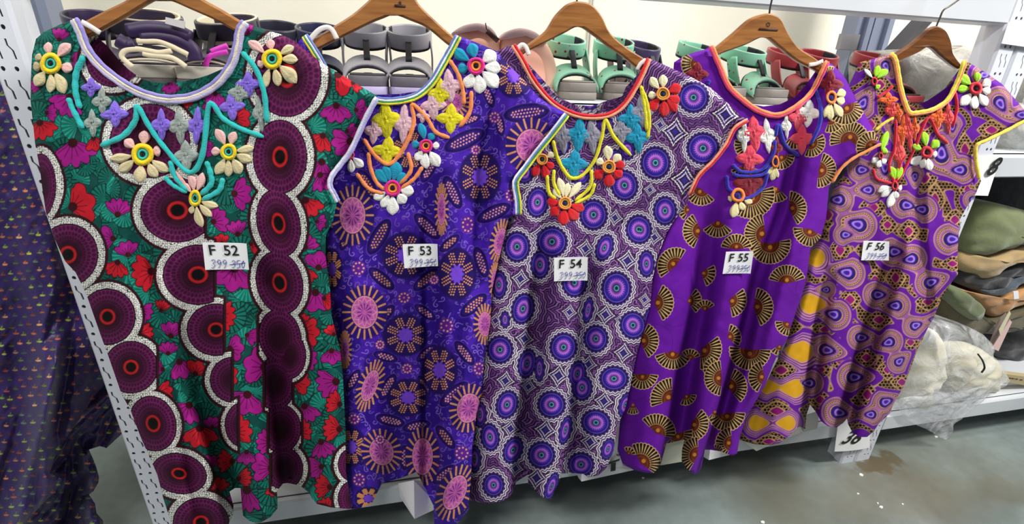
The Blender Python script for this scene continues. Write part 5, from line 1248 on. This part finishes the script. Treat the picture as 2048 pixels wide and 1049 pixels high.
for x, y, sx, sy, c in [(748, 262, 20, 26, PI), (772, 240, 30, 38, '#d8cc1e'), (775, 302, 29, 27, '#d8cc1e'), (808, 248, 22, 38, PI), (866, 211, 24, 26, PI), (880, 188, 24, 28, '#d8cc1e'), (902, 237, 27, 27, '#d8cc1e'), (899, 172, 25, 30, PI), (846, 232, 14, 14, PI)]:
    star(S2, x, y, sx, sy, c, D2.root)
for v in ["727,278 751,312 778,329 802,305 820,271 828,240 825,209 854,237 871,264 899,276", "899,120 916,148 926,182 928,209", "943,182 940,223 919,254", "737,305 741,336 754,366 770,380", "713,347 737,377 768,388", "816,305 822,340 800,368", "845,334 828,358 803,377"]:
    cord(S2, P(v), 0.0034, OR_, D2.root)

O3 = P("1026,90 1012,94 996,102 985,130 1000,170 1030,220 1040,280 1020,330 1010,430 990,480 975,560 960,650 950,720 940,800 930,900 925,1000 942,1002 960,1006 980,1008 1000,1004 1015,999 1026,985 1032,965 1056,950 1056,968 1076,988 1088,997 1103,1000 1108,983 1119,963 1122,948 1145,947 1167,949 1176,955 1196,952 1213,937 1227,902 1234,854 1251,817 1264,758 1273,711 1289,653 1301,613 1305,559 1314,516 1332,469 1348,442 1375,406 1379,391 1398,352 1426,324 1453,289 1469,258 1496,240 1480,232 1473,223 1422,176 1379,152 1344,137 1309,121 1298,117")
N3 = P("1026,90 1043,117 1067,161 1098,199 1128,220 1166,233 1211,232 1245,213 1273,172 1290,137 1298,117")
B3 = P("1030,95 1010,100 1000,110 1010,170 1045,300 1030,430 1010,520 980,700 960,900 955,970 1100,930 1200,930 1230,820 1250,700 1290,540 1320,450 1370,380 1420,310 1480,240 1460,220 1410,176 1340,140 1298,120 1290,126 1278,147 1252,174 1244,193 1210,203 1183,212 1150,210 1122,197 1106,182 1080,153 1053,124 1038,100")
D3 = build_dress('lilac dress of blue medallions ringed by white zigzag lines, red and peach neck cord', pattern_medallion(), S3, np.vstack([O3, N3[::-1][1:-1]]), None, B3, (1170, 500))
trims(D3, N3, ['#d8202e', '#f0a07e'], 5.0, 0.0029, 'neckline_cord')
trims(D3, P("1496,240 1469,258 1453,289 1426,324 1398,352 1379,391"), ['#c8202c', '#f09a7c'], 4.4, 0.0026, 'sleeve_cord')
RG3 = lambda r: [(r, '#ee9440'), (r*0.7, '#d9a23c'), (r*0.42, '#1c2450')]
RD, CM, YL = '#cc1420', '#e6deb6', '#ddd22a'
flower(S3, (1326, 188), RG3(14), [(1301, 154, 15, CM), (1326, 149, 15, CM), (1296, 192, 14, CM), (1362, 172, 19, RD), (1360, 203, 18, RD), (1353, 224, 17, RD), (1328, 234, 19, RD), (1301, 223, 18, RD)], D3.root)
flower(S3, (1084, 319), RG3(12), [(1110, 308, 12, CM), (1108, 336, 14, RD), (1092, 358, 15, RD), (1067, 354, 15, RD), (1076, 296, 10, CM)], D3.root)
flower(S3, (1218, 334), RG3(14), [(1213, 291, 16, CM), (1241, 309, 15, CM), (1192, 321, 14, CM), (1250, 330, 17, RD), (1244, 354, 18, RD), (1218, 375, 19, RD), (1190, 357, 18, RD)], D3.root)
flower(S3, (1130, 407), RG3(13.5), [(1117, 355, 13, CM), (1136, 366, 13, CM), (1162, 364, 13, CM), (1108, 376, 12, CM), (1094, 402, 17, RD), (1101, 430, 18, RD), (1126, 451, 20, RD), (1156, 440, 19, RD), (1169, 419, 17, RD)], D3.root)
for x, y, sx, sy, c in [(1125, 272, 20, 34, '#8c8a9a'), (1158, 270, 26, 32, '#1690b4'), (1149, 328, 27, 28, '#1690b4'), (1184, 272, 20, 34, '#8c8a9a'), (1262, 238, 24, 26, '#1690b4'), (1276, 275, 22, 30, '#1690b4'), (1284, 224, 24, 30, '#8c8a9a'), (1243, 262, 20, 24, '#8c8a9a')]:
    star(S3, x, y, sx, sy, c, D3.root)
for v in ["1106,281 1115,316 1132,347 1146,357 1166,350 1190,319 1204,274 1211,240 1228,274 1262,311", "1281,172 1293,203 1299,242 1295,277", "1283,178 1290,220 1294,262", "1094,350 1098,385 1112,398", "1108,340 1108,367 1120,392", "1183,340 1180,374 1150,402", "1190,367 1180,391 1150,407"]:
    cord(S3, P(v), 0.0034, YL, D3.root)

O4 = P("1422,92 1410,99 1395,103 1367,112 1348,125 1345,160 1380,220 1420,280 1400,330 1370,370 1340,430 1310,500 1290,600 1262,700 1248,760 1240,840 1235,900 1245,928 1255,934 1268,941 1293,947 1308,947 1321,931 1333,888 1369,880 1364,900 1363,922 1375,940 1388,948 1396,948 1403,935 1410,900 1425,901 1443,904 1454,909 1467,912 1474,908 1480,874 1492,835 1507,812 1531,769 1546,730 1555,711 1574,680 1590,629 1602,598 1613,559 1621,496 1641,477 1652,438 1658,375 1664,364 1680,338 1705,318 1762,287 1748,262 1722,215 1705,185 1690,155 1672,135 1655,122")
N4 = P("1422,92 1438,129 1457,172 1484,199 1516,221 1555,231 1590,215 1621,188 1641,152 1655,122")
B4 = P("1425,98 1400,108 1370,120 1365,160 1400,240 1430,300 1380,380 1330,480 1300,640 1270,760 1260,880 1290,900 1380,860 1450,870 1490,800 1540,700 1590,590 1610,500 1640,440 1650,370 1690,310 1740,280 1735,260 1700,190 1668,142 1652,128 1630,144 1615,166 1591,194 1559,209 1527,213 1495,207 1473,192 1458,175 1445,140 1437,110")
D4 = build_dress('violet dress printed with gold and brown fans, peach and pink neck cord', pattern_fans(), S4, np.vstack([O4, N4[::-1][1:-1]]), None, B4, (1470, 500))
trims(D4, N4, ['#ee4a6c', '#f2905c'][::-1], 4.6, 0.0034, 'neckline_cord')
trims(D4, P("1762,288 1735,302 1705,318 1682,338 1664,366"), ['#ef8a4c'], 4, 0.0034, 'sleeve_cord')
RG4 = lambda r: [(r, '#f07e34'), (r*0.55, '#2a1c78')]
CM4 = '#d8cc9a'
flower(S4, (1663, 195), RG4(13), [(1692, 184, 15, CM4), (1690, 204, 15, CM4), (1684, 234, 15, CM4), (1660, 241, 15, CM4), (1648, 236, 11, CM4)], D4.root, 0.85, 1.1)
flower(S4, (1551, 324), RG4(11), [(1530, 350, 11, CM4), (1543, 362, 12, CM4), (1556, 356, 8, CM4)], D4.root, 0.7, 1.2)
flower(S4, (1476, 391), RG4(15), [(1465, 436, 16, CM4), (1487, 421, 13, CM4), (1505, 406, 12, CM4), (1456, 400, 11, CM4)], D4.root)
CO, DR_, BL = '#e2465e', '#7c1428', '#2a2aa6'
for x, y, sx, sy, c in [(1395, 148, 22, 22, DR_), (1660, 168, 24, 26, DR_), (1488, 271, 14, 34, WH), (1509, 266, 26, 34, CO), (1500, 318, 26, 28, CO), (1535, 272, 17, 34, WH), (1573, 252, 10, 26, WH), (1597, 236, 22, 24, CO), (1604, 278, 22, 28, CO), (1617, 226, 24, 26, WH),
                        (1500, 366, 32, 32, DR_), (1553, 296, 12, 22, DR_)]:
    star(S4, x, y, sx, sy, c, D4.root)
for v in ["1629,176 1641,211 1639,250 1621,289", "1551,273 1557,250 1570,289 1598,313", "1465,330 1484,344 1523,340 1546,310 1550,280", "1466,348 1480,352 1524,350 1540,330", "1415,170 1419,160", "1475,398 1500,395 1526,375 1536,345", "1454,352 1456,375 1466,385"]:
    cord(S4, P(v), 0.0036, BL, D4.root)

O5 = P("1781,108 1765,112 1750,117 1719,125 1705,156 1690,190 1700,240 1720,270 1700,330 1665,380 1650,440 1615,520 1600,600 1570,690 1530,770 1490,840 1478,880 1500,887 1515,890 1541,891 1559,887 1573,878 1588,862 1594,856 1601,854 1610,859 1613,830 1620,810 1632,825 1642,843 1655,853 1673,856 1686,847 1694,838 1696,849 1705,866 1720,875 1734,875 1748,863 1757,849 1780,827 1787,809 1808,772 1835,700 1854,660 1868,635 1883,597 1904,564 1916,549 1915,508 1917,478 1920,439 1931,419 1952,387 1962,362 1956,345 1953,291 1973,281 2012,262 2048,243 2075,234 2072,225 2048,219 2004,168 1965,141 1930,121")
N5 = P("1781,108 1789,117 1794,137 1800,172 1810,208 1820,226 1837,226 1865,220 1894,202 1911,173 1921,149 1930,121")
B5 = P("1783,114 1750,122 1728,135 1710,190 1720,330 1680,400 1650,500 1610,620 1560,760 1540,850 1640,800 1750,830 1790,760 1840,670 1880,590 1900,540 1905,480 1920,430 1940,380 1945,300 1965,275 2050,234 2000,172 1960,145 1928,126 1906,156 1889,178 1872,190 1854,202 1837,209 1822,206 1806,180 1797,140 1790,118")
D5 = build_dress('purple dress with pink teardrops and honeycomb diamonds, yellow neck cord, lime petals', pattern_drops(), S5, np.vstack([O5, N5[::-1][1:-1]]), None, B5, (1760, 500))
trims(D5, N5, ['#ecd64a', '#f09a5a'], 3.6, 0.0036, 'neckline_cord')
trims(D5, P("2072,233 2048,243 2012,262 1973,281 1953,291 1951,312 1953,332 1958,358"), ['#e8c84a'], 4, 0.0042, 'sleeve_cord')
cord(S5, P("1787,236 1766,248 1750,262"), 0.0032, '#e0c04a', D5.root, 'sleeve_cord', off=-0.012)
LG, R5 = '#a2dc1c', '#cc1030'
RG5 = lambda r: [(r, R5), (r*0.4, '#1c0610')]
flower(S5, (1952, 177), RG5(14), [(1919, 150, 17, LG), (1956, 144, 13, LG), (1914, 180, 14, LG), (1982, 161, 16, WH), (1982, 183, 15, WH), (1974, 212, 16, WH), (1949, 219, 17, WH), (1920, 211, 17, WH)], D5.root)
flower(S5, (1749, 163), RG5(8), [(1758, 131, 12, LG), (1777, 140, 13, LG), (1758, 178, 11, LG), (1729, 138, 8, WH)], D5.root, 0.8, 1.2)
flower(S5, (1854, 305), RG5(13), [(1847, 263, 14, LG), (1878, 281, 15, LG), (1825, 290, 13, LG), (1875, 309, 11, WH), (1860, 342, 15, WH), (1842, 337, 13, WH), (1820, 328, 15, WH)], D5.root)
flower(S5, (1790, 372), RG5(10), [(1781, 333, 15, LG), (1802, 332, 15, LG), (1755, 384, 12, WH), (1762, 394, 11, WH), (1776, 416, 14, WH), (1804, 378, 11, WH), (1792, 398, 11, WH)], D5.root, 0.7, 1.1)
flower(S5, (1762, 312), RG5(7), [(1776, 262, 13, LG), (1772, 296, 13, LG), (1743, 326, 10, WH), (1756, 336, 12, WH), (1770, 328, 11, WH)], D5.root, 0.7, 1.1)
OR5, CO5 = '#f0692a', '#ee4e52'
for x, y, sx, sy, c in [(1777, 200, 18, 16, OR5), (1784, 222, 14, 24, CO5), (1797, 226, 10, 20, OR5), (1818, 262, 13, 40, CO5), (1806, 262, 12, 30, OR5), (1830, 258, 9, 24, OR5), (1798, 306, 12, 44, CO5), (1877, 236, 17, 24, OR5), (1897, 236, 12, 32, CO5)]:
    star(S5, x, y, sx, sy, c, D5.root)
for v in ["1792,240 1789,297 1778,332 1789,366", "1746,338 1754,358 1786,368", "1797,364 1828,300 1856,236 1875,268 1896,287", "1910,184 1914,215 1906,254", "1792,364 1800,330 1812,310", "1754,196 1772,184 1786,172"]:
    cord(S5, P(v), 0.003, R5, D5.root)

price_tag(D1, [(405, 485), (494, 487), (499, 539), (411, 540)], '52', 'the teal dress')
price_tag(D2, [(805, 489), (875, 488), (876, 532), (809, 537)], '53', 'the indigo dress')
price_tag(D3, [(1108, 516), (1175, 514), (1174, 561), (1108, 563)], '54', 'the medallion dress')
price_tag(D4, [(1452, 504), (1506, 503), (1500, 547), (1445, 548)], '55', 'the gold fan dress')
price_tag(D5, [(1727, 482), (1777, 483), (1776, 521), (1722, 521)], '56', 'the teardrop dress')

# ---- hangers
hanger(S1, P("150,52 175,38 210,20 245,3 275,-16 310,-36 336,-44 362,-36 385,-16 408,0 439,17 474,38 496,50"), P("488,72 465,60 429,40 377,17 345,3 322,-2 302,2 254,31 206,58 178,72 152,82"), (335, -20), [(336, -42), (337, -60), (340, -85)],
       'brown wooden hanger holding the teal dress', loops=[[(163, 44), (178, 52), (200, 66)]])
hanger(S2, P("625,76 648,64 669,51 706,27 734,3 752,-14 776,-34 790,-38 806,-32 826,-12 840,10 868,38 902,69 922,84"), P("918,104 892,86 854,55 820,40 789,29 766,36 737,48 675,79 634,100 622,106"), (790, -20), [(790, -36), (791, -55), (792, -80)],
       'brown wooden hanger holding the indigo dress', mark=((800, 11), 11), loops=[[(616, 84), (636, 62), (653, 55), (664, 60), (674, 78)]])
hanger(S3, P("1030,106 1040,99 1060,86 1091,62 1111,31 1132,10 1145,4 1159,2 1183,8 1204,31 1221,65 1252,93 1290,117 1302,124"), P("1296,146 1273,134 1246,112 1218,93 1188,70 1159,53 1130,66 1104,79 1056,103 1043,113 1030,120"), (1150, 10), [(1156, 4), (1157, -12), (1159, -30)],
       'brown wooden hanger holding the medallion dress', loops=[[(1034, 98), (1044, 90), (1052, 95), (1058, 110)], [(1274, 140), (1281, 128), (1292, 120)]])
hanger(S4, P("1420,104 1430,98 1469,66 1500,39 1524,29 1543,27 1563,37 1578,66 1598,94 1633,117 1650,132"), P("1648,152 1633,141 1594,121 1560,94 1531,74 1492,90 1445,107 1426,118"), (1543, 40), [(1543, 29), (1545, 14), (1549, -4), (1550, -16)],
       'brown wooden hanger holding the gold fan dress', mark=((1537, 58), 19), loops=[[(1618, 130), (1632, 128), (1646, 122)]])
hanger(S5, P("1782,116 1791,110 1820,91 1841,74 1856,60 1866,54 1877,52 1894,61 1904,82 1908,105 1921,125 1930,134"), P("1918,138 1904,129 1882,111 1861,94 1839,105 1796,125 1784,132"), (1878, 60), [(1878, 54), (1886, 35), (1893, 20), (1905, 12), (1922, 0), (1930, -8)],
       'dark brown wooden hanger holding the teardrop dress', dark=True)

for body, o, ux, uy, sz, par in T_SIGNS:
    text_obj(body, o, ux, uy, sz, MI_, par, shear=0.35, bold=0.0012)
